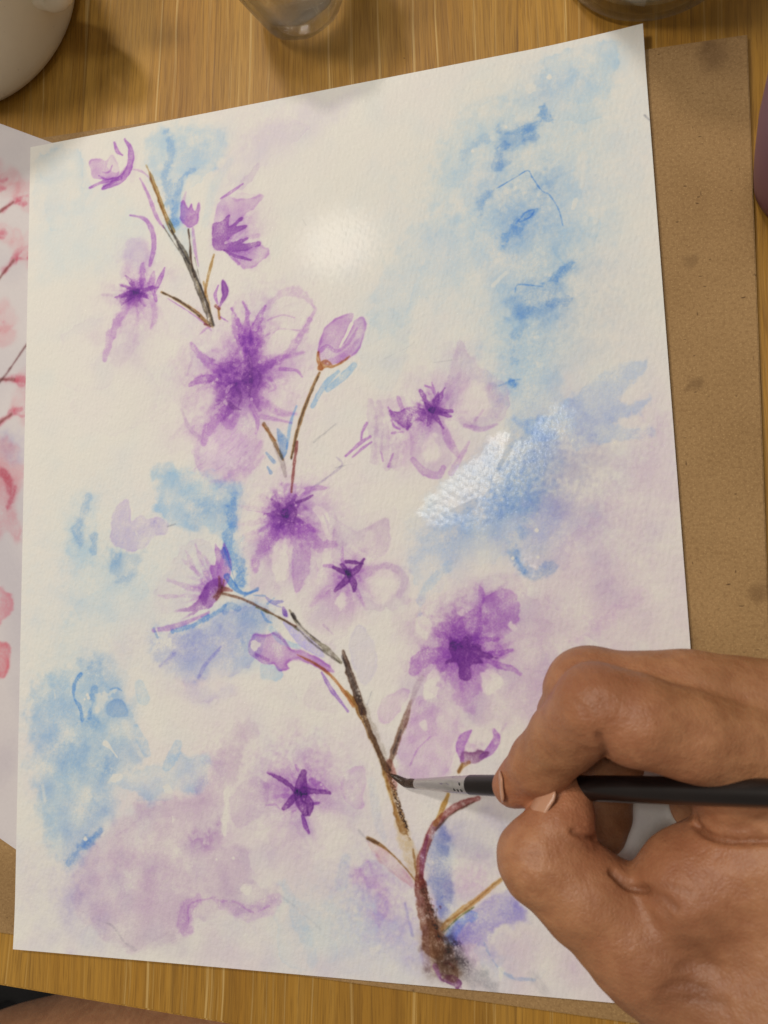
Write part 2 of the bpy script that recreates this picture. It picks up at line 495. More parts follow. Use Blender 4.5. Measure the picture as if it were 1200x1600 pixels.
    def burst(s, x, y, r0, r1, n, c, a, seed, a0=0, a1=360, w=4.0, sx=1.0, sy=1.0, bend=0.15):
        """wet colour drawn outwards from a flower's centre in feathery spikes"""
        rg = np.random.default_rng(seed)
        for i in range(n):
            th = math.radians(a0 + (a1 - a0) * (i + rg.uniform(0.1, 0.9)) / n)
            q = r0 + (r1 - r0) * rg.beta(1.6, 2.2); b = rg.normal(0, bend)
            f = lambda t, k: (x + sx * q * t * math.cos(th + b * k), y + sy * q * t * math.sin(th + b * k))
            s.stroke([f(.18, 0), f(.5, .3), f(.8, .7), f(1, 1.2)], [w * rg.uniform(.9, 1.7), w * 1.3, w * .8, w * .25], c, a * rg.uniform(.5, 1.2), soft=1.8, rough=1.1, edge=.15, dens=[.5, 1, .7, .25])
    def image(s, name, white):
        A = np.clip(s.A, -0.10, 8.0)
        m = np.maximum(A.max(-1, keepdims=True), 1e-4)
        T = np.exp(-A * (4.0 * (1 - np.exp(-m / 4.0)) / m))
        px = np.ones((s.h, s.w, 4), np.float32)
        px[..., :3] = T * np.asarray(white, np.float32) * (1 + 0.006 * s.n5 + 0.006 * s.n200)[..., None]
        return make_image(name, px)
    def wet_image(s, name):
        px = np.ones((s.h, s.w, 4), np.float32)
        px[..., :3] = s.wet[..., None]
        return make_image(name, px)

def make_image(name, px):
    im = bpy.data.images.new(name, px.shape[1], px.shape[0], alpha=False, float_buffer=True)
    im.colorspace_settings.name = 'Non-Color'
    im.pixels.foreach_set(np.ascontiguousarray(np.clip(px[::-1], 0, 1), dtype=np.float32).ravel())
    im.update(); im.pack()
    return im

KPM = 4500.0                                      # texels per metre of paper
def to_sheet(P):
    out = np.empty((len(P), 2))
    for i, (x, y) in enumerate(P):
        w = at(x, y, 0.0); out[i] = (w[0] * KPM, (PH - w[1]) * KPM)
    return out
p = Paint(int(PW * KPM), int(PH * KPM), to_sheet, 11)

# ---- very pale first washes over the whole sheet
yy, xx = np.mgrid[0:p.h, 0:p.w].astype(np.float32)
gu, gv = xx / p.w, yy / p.h
tint = np.clip(0.55 + 0.5 * p.n200 + 0.25 * p.n80, 0, 2)
zone = 0.42 * np.clip((gu - 0.62) / 0.3, 0, 1) * np.clip((gv - 0.30) / 0.25, 0, 1) + 0.34 * np.clip((gv - 0.62) / 0.3, 0, 1) + 0.10
p.A += (tint * zone)[..., None] * PK * 0.52
p.A += (np.clip(p.m80 * 0.4, 0, 1) * 0.10)[..., None] * CY

# ---- broad wet-in-wet tints that run into one another
for x, y, rx, ry, an, c, a in ((790, 300, 110, 190, 20, CY, .30), (860, 520, 110, 130, 10, CY, .34), (700, 400, 120, 110, 30, CY, .22), (950, 200, 70, 110, 0, CY, .2), (110, 1130, 80, 190, 0, CY, .34), (160, 880, 120, 120, 0, CY, .26),
        (320, 900, 120, 130, 30, CY, .18), (260, 1380, 170, 110, -10, PK, .5), (350, 1230, 110, 90, 0, PK, .3), (960, 900, 110, 220, 15, PK, .45), (860, 1100, 120, 110, 0, PK, .35), (480, 1240, 110, 110, 0, PK, .4), (600, 1400, 120, 110, 0, IN, .09),
        (820, 800, 120, 90, -30, IN, .12), (380, 600, 130, 130, 0, PK, .4), (680, 650, 110, 100, 0, PK, .35), (500, 880, 130, 120, 20, PK, .35), (210, 480, 90, 110, 0, PK, .25), (420, 200, 90, 50, -20, PK, .3), (100, 1420, 70, 70, 0, IN, .08), (500, 1470, 130, 60, 0, CY, .2)):
    p.blob(x, y, rx, ry, an, c, a * (0.62 if c is PK else 0.85) / BLOB, warp=22, pw=1.8, mott=.25)
# ---- blue upper right
p.wash([(720, 190), (800, 140), (850, 100), (960, 85), (965, 100), (950, 150), (925, 180), (905, 260), (900, 330), (890, 430), (885, 520), (850, 600), (800, 640), (775, 560), (765, 480), (770, 400), (730, 360), (700, 320), (690, 260)], CY, .55, soft=14, rough=7, edge=.0, mott=.5)
p.wash([(850, 92), (955, 66), (966, 85), (960, 105), (950, 150), (900, 160), (860, 145), (853, 120)], CY, .5, soft=2.5, rough=3, edge=.3, mott=.5)
p.wash([(600, 420), (650, 350), (700, 335), (730, 350), (760, 330), (790, 370), (720, 440), (660, 470), (610, 520), (580, 500)], CY, .42, soft=4, rough=6, edge=.12)
p.wash([(690, 210), (740, 170), (790, 160), (760, 230), (700, 310), (670, 330)], CY, .3, soft=4, rough=6, edge=.12)
p.wash([(560, 470), (620, 450), (640, 520), (600, 600), (560, 570)], CY, .22, soft=8, rough=6, edge=.05)
p.blob(855, 145, 50, 22, -10, BL, .25); p.blob(800, 290, 60, 45, 0, BL, .22); p.blob(830, 330, 60, 60, 0, BL, .3)
p.blob(840, 420, 60, 60, 0, BL, .3); p.blob(790, 330, 25, 30, 0, BL, .25); p.blob(905, 370, 40, 40, 0, CY, .4)
p.blob(810, 560, 45, 60, 0, CY, .6); p.blob(850, 520, 45, 60, 0, BL, .25); p.blob(905, 330, 60, 90, 20, CY, .35)
p.blob(930, 480, 70, 80, 0, GY, .12); p.blob(940, 280, 50, 90, 0, CY, .18)
p.wash([(774, 202), (800, 200), (830, 188), (850, 172), (858, 180), (846, 196), (836, 206), (834, 224), (806, 232), (786, 258), (776, 250), (784, 222)], BL, .72, soft=5, rough=5, edge=.15, mott=.5)
p.stroke([(788, 208), (815, 205), (846, 188)], [3, 10, 6], BD, .35, soft=4, rough=3)
p.stroke([(848, 172), (856, 186)], 12, BD, .4, soft=3, rough=4)
p.stroke([(820, 218), (840, 212)], 9, BL, .6, soft=4, rough=4)
p.stroke([(786, 230), (776, 258)], 13, BL, .55, soft=4, rough=4)
p.stroke([(720, 250), (745, 222), (780, 205)], [4, 8, 6], BL, .3, soft=6, rough=4)
p.stroke([(775, 294), (806, 276), (824, 266), (832, 278), (846, 297), (858, 304), (872, 326), (879, 352)], 1.5, BD, .75, soft=.7, rough=.4, edge=0)
p.stroke([(750, 335), (756, 310), (776, 292)], [3, 9, 3], BL, .5, soft=4, rough=3)
p.stroke([(790, 374), (806, 352), (822, 338), (838, 326)], [16, 13, 9, 3], BD, .5, soft=6, rough=4)
p.stroke([(806, 348), (820, 332), (834, 327), (828, 338), (812, 346)], 1.8, BD, .7)
p.blob(855, 285, 16, 20, 30, BL, .5); p.blob(850, 310, 20, 14, -40, BL, .5); p.blob(815, 365, 35, 22, -20, BL, .4)
p.wash([(806, 446), (828, 444), (850, 446), (872, 428), (890, 410), (896, 416), (882, 440), (876, 470), (886, 470), (860, 492), (815, 500), (796, 486)], BL, .7, soft=6, rough=6, edge=.1, mott=.5)
p.stroke([(846, 444), (870, 430), (894, 410)], [3, 11, 8], BD, .5, soft=4, rough=3)
p.stroke([(804, 456), (810, 444), (848, 447)], 1.6, BD, .5)
p.stroke([(862, 470), (880, 470)], 14, BL, .5, soft=4, rough=5)
p.stroke([(800, 560), (806, 520), (822, 490)], [4, 8, 12], BL, .35, soft=6, rough=5)
p.lift_stroke([(770, 445), (790, 425)], 5, .6); p.lift_stroke([(895, 325), (899, 312)], 6, .7); p.lift_stroke([(930, 345), (945, 325)], 8, .4, soft=3)
p.lift_stroke([(900, 270), (910, 240), (908, 290)], 8, .5, soft=3); p.dot(790, 199, 3); p.dot(738, 236, 3); p.dot(858, 121, 4); p.lift([(818, 130), (832, 128), (836, 140), (822, 144)], .7)
p.stroke([(1006, 182), (1014, 190)], 2, GY, .5)

# ---- blue right middle, where it is wet
p.wash([(800, 650), (840, 655), (870, 640), (930, 590), (1000, 563), (1006, 578), (965, 622), (985, 630), (1015, 622), (1000, 640), (960, 660), (990, 668), (1018, 664), (1015, 680), (950, 688), (900, 700), (880, 680), (840, 690)], pig(156, 174, 194), .75, soft=2.5, rough=4, edge=.2, mott=.4)
p.wash([(770, 600), (800, 580), (850, 560), (880, 640), (840, 690), (790, 670), (800, 630)], CY, .7, soft=6, rough=5, edge=.1)
p.stroke([(798, 596), (803, 601)], 8, BD, .7, soft=3, rough=2); p.stroke([(780, 602), (800, 594), (812, 592)], 2, BL, .5)
p.wash([(660, 785), (705, 742), (760, 700), (800, 690), (840, 655), (885, 638), (900, 655), (872, 700), (845, 740), (840, 790), (805, 825), (750, 832), (690, 815)], CY, .75, soft=5, rough=5, edge=.12, mott=.4)
p.blob(800, 745, 55, 38, -50, BL, .65, warp=9); p.blob(810, 770, 42, 26, -40, BD, .55, warp=9); p.blob(780, 795, 38, 24, -20, BD, .5, warp=9); p.blob(845, 740, 38, 50, 20, BL, .4)
p.blob(870, 690, 60, 50, -40, IN, .2); p.blob(900, 740, 60, 40, -50, GY, .2); p.blob(860, 790, 55, 45, -40, IN, .3)
p.wash([(650, 830), (690, 805), (760, 830), (830, 800), (860, 790), (880, 830), (850, 870), (800, 860), (740, 850), (700, 880), (660, 890), (640, 860)], pig(162, 178, 194), .7, soft=14, rough=8, edge=0, mott=.5)
p.blob(730, 815, 25, 14, 20, BD, .3); p.blob(720, 840, 50, 25, 0, BL, .3); p.blob(690, 860, 45, 40, -40, CY, .4)
p.stroke([(802, 858), (808, 878), (820, 892), (838, 896), (862, 884)], [8, 12, 12, 12, 14], BL, .6, soft=5, rough=3)
p.stroke([(806, 872), (818, 892)], [3, 6], BD, .6, soft=3); p.stroke([(816, 830), (806, 850)], 12, BL, .3, soft=6, rough=4)
p.dot(801, 872, 3); p.dot(840, 870, 3); p.dot(838, 828, 3)
p.blob(840, 868, 18, 14, 0, GY, .15)
p.stroke([(655, 960), (660, 925), (700, 885)], [5, 7, 14], CY, .5, soft=3, rough=3)
p.stroke([(870, 870), (930, 810), (1000, 700), (1040, 650)], [20, 34, 30, 14], PK, .35, soft=10, rough=6, edge=0)
p.stroke([(900, 1000), (950, 960), (1000, 930)], [8, 20, 8], MA, .16, soft=8, rough=5, edge=0)
p.blob(960, 850, 60, 40, -50, PK, .4); p.blob(930, 930, 90, 60, -20, PK, .3); p.blob(1020, 720, 30, 80, 10, PK, .4)

# ---- top left corner and the blue behind the first bud
p.wash([(56, 262), (66, 240), (92, 228), (112, 236), (128, 240), (140, 300), (110, 350), (70, 360), (54, 320)], CY, .45, soft=3, rough=4, edge=.25, mott=.4, fade=[(95, 240), (100, 400)])
p.wash([(150, 300), (215, 330), (220, 400), (160, 420), (70, 430), (60, 360), (100, 320)], pig(188, 200, 196), .5, soft=14, rough=8, edge=0)
p.wash([(228, 224), (255, 202), (330, 200), (352, 214), (344, 246), (318, 268), (296, 300), (288, 338), (278, 362), (262, 356), (262, 330), (244, 296), (234, 262)], pig(150, 178, 198), .66, soft=6, rough=5, edge=.12, mott=.5)
p.stroke([(262, 204), (268, 240), (256, 270), (262, 300), (270, 345)], [6, 12, 8, 12, 7], BL, .5, soft=5, rough=4)
p.stroke([(312, 262), (284, 276), (276, 310), (270, 350)], [3, 8, 12, 12], BL, .6, soft=4, rough=3)
p.blob(330, 225, 30, 20, -20, CY, .4); p.blob(300, 235, 30, 25, -30, BL, .25)
p.wash([(272, 340), (290, 355), (300, 375), (290, 405), (275, 390), (262, 360)], CY, .7, soft=4, rough=3)
p.wash([(336, 330), (352, 256), (420, 190), (520, 150), (560, 150), (470, 230), (410, 262), (380, 290), (345, 330), (335, 400)], pig(194, 184, 188), .55, soft=8, rough=6, edge=0, mott=.4)
p.stroke([(378, 290), (400, 262), (404, 258)], [12, 8, 2], PK, .5, soft=2, rough=2)
p.stroke([(320, 350), (335, 290), (360, 250)], [10, 14, 8], CY, .3, soft=6)
p.wash([(285, 330), (288, 292), (302, 270), (316, 276), (320, 310), (312, 330)], pig(206, 200, 188), .05)
p.lift([(284, 318), (290, 286), (305, 270), (317, 280), (319, 312), (312, 330)], .75, soft=3)

# ---- F1, the open cup at the top left
p.wash([(139, 251), (150, 247), (166, 250), (176, 242), (186, 262), (182, 276), (164, 280), (146, 278), (141, 266)], MA, .42, soft=1.2, rough=1.2, edge=.5)
p.lift([(176, 240), (190, 244), (190, 264), (176, 270), (168, 258)], .7, soft=2)
p.stroke([(194, 217), (202, 230), (204, 252), (196, 272), (178, 286), (160, 294)], [3, 8, 12, 14, 12, 4], MA, 1.0, rough=.8)
p.stroke([(197, 262), (182, 280), (162, 290)], [3, 7, 4], VI, .35, soft=3)
p.stroke([(140, 293), (160, 284), (188, 278)], [4, 6, 8], MA, .9); p.stroke([(154, 274), (166, 280), (176, 278)], 2.5, MA, .6)
p.stroke([(178, 222), (183, 236), (191, 242)], [3, 6, 2], MA, .85); p.stroke([(160, 269), (170, 268), (175, 258)], [1, 4, 1], MA, .5)
p.stroke([(206, 264), (222, 268), (236, 280)], [2, 3, 2], MA, .3); p.stroke([(210, 240), (206, 280)], 8, PK, .35, soft=4)

# ---- branch at the top
p.stroke([(218, 278), (232, 306), (244, 338), (256, 356)], [2, 5, 6, 2], MA, .6, soft=1.4)
p.stroke([(228, 258), (240, 285), (256, 330), (272, 362)], [1.5, 6, 6, 5], OC, .85, rough=.7, dens=[.4, 1, 1, .8])
p.stroke([(234, 268), (236, 282), (250, 318), (262, 352), (270, 366)], [1, 3, 2, 1.5, 2], OB, .7)
p.stroke([(268, 360), (284, 390), (302, 428), (318, 470), (330, 506)], [3, 9, 10, 11, 8], GB, .95, rough=.8, mott=.35)
p.stroke([(264, 350), (280, 384), (296, 412)], [1, 2, 3], BK, .8); p.stroke([(300, 420), (318, 458), (334, 508)], [2, 3, 3], BK, .8)
p.stroke([(288, 392), (306, 436), (322, 488)], [1, 3, 2], pig(172, 150, 100), .4)
p.stroke([(254, 352), (272, 380), (290, 408)], 1.3, GB, .7); p.stroke([(318, 440), (326, 480), (332, 510)], [4, 5, 3], OC, .5)
p.stroke([(252, 456), (276, 468), (304, 486), (326, 506)], [3, 3.5, 6, 5], OB, .85, mott=.4)
p.stroke([(254, 457), (284, 472), (312, 494)], [2, 2.4, 1.4], BK, .7); p.stroke([(262, 466), (300, 490), (324, 508)], 1.6, MA, .6)
p.stroke([(320, 506), (328, 510)], 3, RB, .7)
# bud on its stem
p.wash([(282, 318), (287, 312), (294, 326), (299, 318), (304, 328), (310, 316), (312, 326), (308, 346), (298, 355), (287, 350), (281, 336)], MA, .75, soft=1.2, rough=1, edge=.35)
p.blob(297, 342, 9, 9, 0, VI, .4, warp=3); p.stroke([(285, 318), (290, 300)], [7, 2], MA, .3, soft=2)
p.stroke([(294, 358), (297, 385), (298, 404), (304, 432)], [1.5, 2.5, 3, 3], BR, .95); p.stroke([(301, 356), (304, 385), (310, 416)], [3, 5, 2], MA, .45, soft=1.5)
p.stroke([(304, 402), (314, 446)], 1.2, GB, .5)
# F2
p.wash([(333, 345), (341, 318), (352, 306), (378, 312), (410, 304), (398, 324), (378, 340), (370, 352), (345, 352)], MA, .26, soft=1.5, rough=1.5, edge=.5)
p.stroke([(344, 310), (360, 300), (379, 287)], [2, 5, 2], MA, .7)
p.wash([(332, 350), (346, 345), (359, 335), (357, 354), (374, 340), (380, 341), (370, 352), (384, 352), (382, 356), (360, 370), (352, 380), (385, 371), (388, 373), (378, 380), (404, 378), (402, 384), (380, 392), (352, 392), (334, 389), (331, 370)], VI, .62, soft=1.1, rough=1.1, edge=.3, mott=.4)
p.blob(345, 372, 14, 22, 0, VI, .3)
p.wash([(356, 393), (376, 394), (398, 384), (420, 388), (414, 404), (392, 418), (375, 416)], MA, .38, soft=1.4, rough=1.5, edge=.4)
p.stroke([(350, 391), (368, 400), (392, 406)], [3, 5, 3], VI, .7); p.stroke([(360, 398), (373, 412)], [5, 6], MA, .5)
p.stroke([(378, 372), (402, 368)], 6, MA, .3, soft=3); p.stroke([(385, 395), (404, 380)], 7, MA, .35, soft=3)
p.blob(400, 350, 30, 50, 20, PK, .4); p.lift([(338, 392), (352, 392), (348, 400), (336, 398)], .7)
p.stroke([(334, 398), (328, 420), (322, 446), (320, 464)], [3, 4.5, 4.5, 4], OC, .85)
# small dark bud
p.stroke([(341, 446), (336, 460), (340, 474)], [2, 5, 3], MA, .8); p.wash([(348, 437), (356, 448), (356, 460), (346, 476), (341, 478), (347, 462), (346, 450)], VI, .95, soft=1, rough=.8)
p.stroke([(337, 478), (342, 482)], 5, RB, .8); p.stroke([(341, 482), (343, 498)], [3, 4], OC, .7); p.stroke([(344, 495), (356, 502)], [3, 1], MA, .7)

# ---- F3 left star
p.wash([(192, 400), (200, 375), (232, 378), (236, 420), (236, 444), (196, 446)], MA, .2, soft=3, rough=3, edge=.15)
p.stroke([(203, 336), (226, 342), (238, 362), (240, 388), (234, 414)], [1.5, 6, 8, 9, 5], MA, .72, soft=1.5)
p.blob(212, 456, 26, 15, -12, VI, .75, warp=6); p.blob(206, 462, 14, 10, 0, VD, .5, warp=5); p.blob(222, 448, 16, 20, 0, MA, .5)
for q in ([(222, 440), (223, 412)], [(236, 444), (240, 424)]): p.stroke(q, [12, 6], MA, .6, soft=2.5, rough=1.4)
p.star(214, 455, [(180, 464), (186, 444), (196, 430), (200, 470), (190, 476), (232, 466), (248, 448)], 9, VI, .6, soft=1.6, rough=1.2)
p.stroke([(242, 455), (250, 436), (257, 418)], [5, 9, 2], MA, .75); p.stroke([(238, 450), (244, 470)], [8, 4], MA, .6)
p.stroke([(204, 470), (186, 498), (172, 530), (164, 562)], [14, 14, 13, 5], MA, .36, soft=3, rough=2)
p.stroke([(238, 470), (242, 495), (236, 512)], [8, 9, 3], MA, .3, soft=3); p.blob(206, 545, 30, 40, 30, PK, .5); p.blob(205, 500, 30, 30, 20, PK, .4); p.blob(150, 520, 25, 20, 0, PK, .5)
p.stroke([(160, 460), (185, 461)], 4, PK, .6, soft=2); p.lift([(190, 438), (198, 432), (202, 440), (194, 446)], .6, 1)
p.blob(265, 430, 16, 20, 0, PK, .5)

# ---- F4 the large flower
p.blob(378, 590, 84, 90, 0, MA, .52, warp=12)
p.wash([(300, 700), (312, 672), (345, 656), (392, 648), (408, 684), (404, 720), (384, 744), (350, 756), (318, 742), (303, 722)], MA, .2, soft=5, rough=4, edge=0, mott=.5)
p.stroke([(352, 745), (388, 724), (408, 690)], [6, 10, 6], MA, .18, soft=3); p.stroke([(330, 752), (380, 742), (412, 712)], [4, 9, 3], MA, .16, soft=3); p.stroke([(312, 680), (308, 715), (320, 742)], [5, 8, 6], MA, .12, soft=4)
p.lift([(404, 540), (420, 520), (446, 505), (462, 520), (458, 550), (430, 560), (410, 568)], .7, soft=6, rough=4)
p.lift([(405, 600), (430, 590), (450, 610), (444, 640), (418, 640)], .6, soft=6, rough=4); p.lift([(312, 610), (336, 605), (336, 635), (308, 650)], .55, soft=6, rough=3)
p.lift([(306, 545), (330, 520), (352, 530), (350, 560), (330, 566)], .55, soft=6, rough=4)
p.blob(390, 580, 24, 44, 12, VI, .85, warp=8); p.blob(364, 600, 36, 22, -10, VI, .6, warp=9); p.blob(362, 628, 26, 18, -40, VI, .8, warp=7); p.blob(388, 598, 16, 26, 0, VD, .6, warp=6); p.blob(396, 545, 14, 26, 10, VI, .6, warp=6)
p.star(384, 590, [(330, 560), (322, 596), (336, 634), (430, 568), (420, 604), (404, 640), (350, 655)], 20, VI, .5, soft=4, rough=3)
for q, w in (([(384, 555), (377, 520), (370, 498), (362, 482)], [13, 10, 6, 2]), ([(390, 550), (386, 515), (386, 488), (380, 472)], [14, 12, 7, 2]), ([(396, 545), (398, 515), (408, 490), (414, 478)], [15, 15, 10, 4])):
    p.stroke(q, w, MA, .75, soft=2, rough=1.3, edge=.25)
p.stroke([(410, 488), (425, 470), (445, 457), (468, 458), (486, 472)], [7, 9, 12, 16, 8], MA, .2, soft=3, rough=2.5)
p.stroke([(402, 578), (428, 566), (452, 548), (472, 522), (484, 500)], [16, 15, 11, 9, 8], MA, .5, soft=3, rough=2)
p.stroke([(420, 560), (440, 558), (474, 550)], [10, 8, 2], MA, .45, soft=3); p.stroke([(438, 576), (462, 578), (472, 588)], [6, 5, 2], MA, .5)
p.stroke([(422, 590), (430, 606), (420, 612)], [6, 4, 2], MA, .35); p.stroke([(482, 500), (492, 484), (486, 474)], [6, 5, 2], MA, .25, soft=2)
p.stroke([(420, 528), (436, 514), (468, 516)], 2, MA, .22); p.stroke([(418, 500), (440, 492), (460, 496)], 2, MA, .22)
p.stroke([(372, 584), (340, 576), (318, 560), (298, 536)], [16, 16, 12, 3], MA, .6, soft=2.5, rough=1.6)
p.stroke([(370, 598), (336, 592), (310, 594), (296, 602)], [16, 13, 11, 3], MA, .62, soft=2.2, rough=1.4)
p.stroke([(292, 586), (300, 560), (296, 545)], [3, 5, 2], PK, .6, soft=2); p.stroke([(284, 545), (282, 590), (290, 640)], [8, 20, 10], PK, .3, soft=8)
p.stroke([(352, 640), (330, 664), (318, 688)], [16, 16, 10], MA, .55, soft=3, rough=2.2); p.stroke([(345, 650), (360, 664), (370, 648)], [10, 14, 8], MA, .5, soft=3)
p.blob(305, 672, 22, 24, 0, MA, .35); p.stroke([(284, 640), (296, 668), (312, 684)], [3, 6, 8], PK, .7, soft=2)
p.stroke([(392, 634), (402, 655), (400, 676)], [8, 7, 3], MA, .4); p.stroke([(410, 628), (440, 645), (462, 646)], [14, 10, 2], MA, .35, soft=3); p.stroke([(408, 650), (455, 660)], [8, 2], MA, .4, soft=2)
p.lift_stroke([(388, 646), (396, 662), (400, 674)], [4, 6, 3], .6); p.lift_stroke([(354, 612), (358, 604), (366, 600)], [5, 4, 2], .8)
for q in ((339, 593), (391, 588), (393, 624), (406, 566), (333, 598)): p.dot(*q, 2.6)
p.stroke([(312, 522), (324, 512), (330, 516)], [2, 4, 2], MA, .35); p.blob(420, 470, 50, 30, 0, PK, .3)

# ---- tulip shaped bud with its blue leaf
p.wash([(498, 556), (497, 540), (506, 515), (524, 498), (546, 489), (553, 492), (545, 508), (538, 528), (530, 542), (540, 530), (548, 512), (556, 498), (566, 495), (572, 506), (566, 530), (556, 550), (538, 564), (518, 570), (504, 566)], MA, .42, soft=1.2, rough=1, edge=.7, ew=1.4)
p.stroke([(500, 548), (510, 540), (526, 548), (544, 536), (558, 512)], [6, 6, 5, 4, 3], MA, .45); p.stroke([(512, 566), (536, 556), (560, 530)], [10, 10, 3], MA, .3, soft=2)
p.lift_stroke([(531, 540), (541, 522), (549, 506)], [3, 5, 6], .9)
p.stroke([(497, 550), (497, 562), (502, 576)], [3, 5, 6], OR, .8); p.stroke([(500, 574), (508, 568), (520, 572), (536, 564), (546, 556)], [9, 12, 4, 4, 1], OR, .75)
p.stroke([(499, 582), (488, 606), (474, 642), (463, 678), (455, 714)], [4, 5, 5, 5, 3], OB, .9); p.stroke([(497, 588), (470, 652), (455, 716)], 1.4, BK, .6)
p.stroke([(464, 690), (459, 730), (455, 768)], [4, 3.5, 3], RB, .85)
p.stroke([(553, 570), (536, 588), (512, 608)], [10, 12, 8], pig(140, 170, 190), .62, soft=1.2); p.stroke([(528, 580), (506, 602), (488, 634)], [5, 9, 6], pig(140, 170, 190), .62, soft=1.2)
p.stroke([(412, 662), (424, 682), (436, 706), (442, 718)], [5, 6, 5, 3], pig(130, 100, 66), .8); p.stroke([(411, 664), (430, 688)], [2, 3], OR, .7); p.stroke([(430, 694), (440, 718), (446, 744)], [9, 9, 4], pig(160, 148, 140), .6, soft=1.5)
p.wash([(432, 670), (440, 676), (450, 690), (448, 706), (440, 718), (436, 700)], BL, .85, soft=1.5, rough=1); p.blob(440, 684, 6, 9, 0, BD, .6, warp=2)
p.stroke([(463, 634), (454, 660), (448, 700)], [2, 5, 3], pig(134, 166, 192), .7, soft=1.5); p.stroke([(416, 707), (428, 721)], [3, 6], BL, .75); p.stroke([(418, 729), (423, 738)], [3, 5], BL, .8)

# ---- F5 right, pale
p.wash([(694, 612), (706, 566), (716, 530), (730, 548), (752, 572), (786, 598), (796, 620), (788, 650), (768, 668), (730, 668), (712, 650)], PK, .5, soft=2, rough=2, edge=.3)
p.lift([(712, 620), (726, 600), (752, 598), (764, 620), (756, 650), (728, 656), (712, 642)], .7, soft=4, rough=3)
p.stroke([(726, 664), (750, 670), (776, 662)], [6, 8, 3], MA, .22, soft=1.5); p.stroke([(742, 656), (754, 640)], [5, 2], MA, .22)
p.stroke([(768, 604), (780, 630), (770, 650)], [14, 14, 8], PK, .5, soft=3)
p.wash([(640, 680), (636, 655), (660, 655), (690, 665), (706, 690), (704, 720), (690, 740), (664, 744), (646, 726)], PK, .4, soft=2, rough=2, edge=.3)
p.lift([(660, 690), (672, 676), (686, 690), (684, 716), (668, 722), (658, 708)], .75, soft=3)
p.stroke([(645, 718), (662, 736), (684, 742), (692, 730)], [8, 11, 10, 8], MA, .34, soft=1.2); p.stroke([(690, 660), (702, 690), (716, 712)], [8, 12, 6], MA, .28, soft=1.5); p.stroke([(704, 738), (720, 712), (732, 690)], [8, 8, 3], MA, .26, soft=1.5)
p.blob(672, 640, 17, 16, 0, VI, .95, warp=5); p.blob(676, 642, 10, 12, 0, VD, .5, warp=4)
p.star(674, 640, [(656, 610), (694, 606), (706, 642), (704, 650), (692, 668), (668, 664), (684, 612), (660, 625)], 11, VI, .8, soft=1.1, rough=1)
p.stroke([(664, 602), (674, 606), (678, 616)], [2, 3, 2], MA, .6); p.stroke([(674, 597), (680, 614)], [3, 2], MA, .6)
p.wash([(608, 640), (622, 642), (640, 634), (664, 640), (662, 656), (650, 656), (640, 668), (636, 670), (620, 660), (612, 652)], VI, .6, soft=1.2, rough=1.4, edge=.3, mott=.5)
p.stroke([(640, 650), (636, 670)], [8, 4], VI, .5); p.stroke([(621, 620), (628, 638)], [4, 8], MA, .4); p.stroke([(606, 636), (614, 648)], [3, 4], MA, .6); p.stroke([(611, 656), (616, 666), (624, 670)], [2, 4, 3], MA, .7); p.stroke([(612, 676), (628, 674)], [3, 3], MA, .5)
p.blob(636, 690, 12, 40, 12, MA, .35)
for q in ([(578, 626), (582, 660), (584, 718)], [(592, 630), (592, 670), (588, 720)], [(604, 660), (600, 700), (606, 730)], [(622, 680), (616, 710), (612, 725)]): p.stroke(q, [8, 15, 10], PK, .55, soft=2, rough=2, edge=.3)
p.stroke([(595, 706), (598, 720)], 3, MA, .4); p.stroke([(614, 708), (606, 728)], 3, MA, .4)
p.stroke([(573, 660), (566, 674), (564, 686)], [3, 4, 3], MA, .75); p.stroke([(578, 682), (562, 692), (540, 712)], [4, 5, 3], MA, .7); p.stroke([(580, 690), (566, 700), (550, 714)], [3, 4, 2], MA, .6)
p.stroke([(486, 762), (510, 746), (534, 726), (526, 714)], [3, 3, 3, 1], pig(170, 158, 168), .6); p.stroke([(524, 730), (550, 724)], 1.5, GY, .3); p.stroke([(490, 690), (524, 662)], 2, GY, .25)

# ---- F6
p.blob(452, 810, 62, 60, 0, MA, .36, warp=11); p.blob(460, 850, 60, 60, 30, PK, .7, warp=8)
p.wash([(390, 890), (402, 850), (426, 830), (440, 850), (425, 900), (440, 925), (410, 935), (392, 915)], PK, .7, soft=3, rough=3, edge=.2)
p.stroke([(432, 824), (414, 850), (402, 872), (400, 890)], [16, 15, 13, 8], MA, .5, soft=3, rough=2)
p.wash([(455, 870), (458, 835), (480, 830), (486, 870), (478, 905), (460, 925)], MA, .26, soft=2, rough=2, edge=.4)
p.stroke([(462, 820), (480, 836), (500, 852), (522, 850)], [18, 18, 18, 8], MA, .42, soft=2.5, rough=2)
p.lift([(424, 868), (432, 848), (446, 840), (456, 838), (456, 866), (448, 900), (430, 905)], .72, soft=2.5, rough=2)
p.lift([(376, 800), (392, 770), (416, 765), (420, 790), (406, 830), (384, 850), (372, 830)], .75, soft=5, rough=3)
p.lift_stroke([(450, 842), (458, 828), (463, 826)], [3, 4, 2], .8); p.lift_stroke([(490, 795), (502, 808), (512, 836), (524, 842)], [5, 8, 7, 3], .85); p.lift_stroke([(494, 792), (508, 800), (514, 815)], [6, 6, 3], .8)
p.wash([(522, 800), (530, 815), (560, 828), (588, 812), (608, 815), (606, 860), (580, 870), (548, 850), (526, 858), (520, 835)], PK, .6, soft=2, rough=2, edge=.35)
p.lift([(566, 834), (580, 826), (586, 850), (572, 858)], .5, soft=3)
p.blob(446, 800, 26, 23, 0, VI, .9, warp=6); p.blob(450, 804, 17, 17, 0, VD, .55, warp=5); p.blob(436, 785, 16, 16, 0, VI, .4, warp=6); p.blob(450, 766, 14, 14, 0, MA, .6, warp=5)
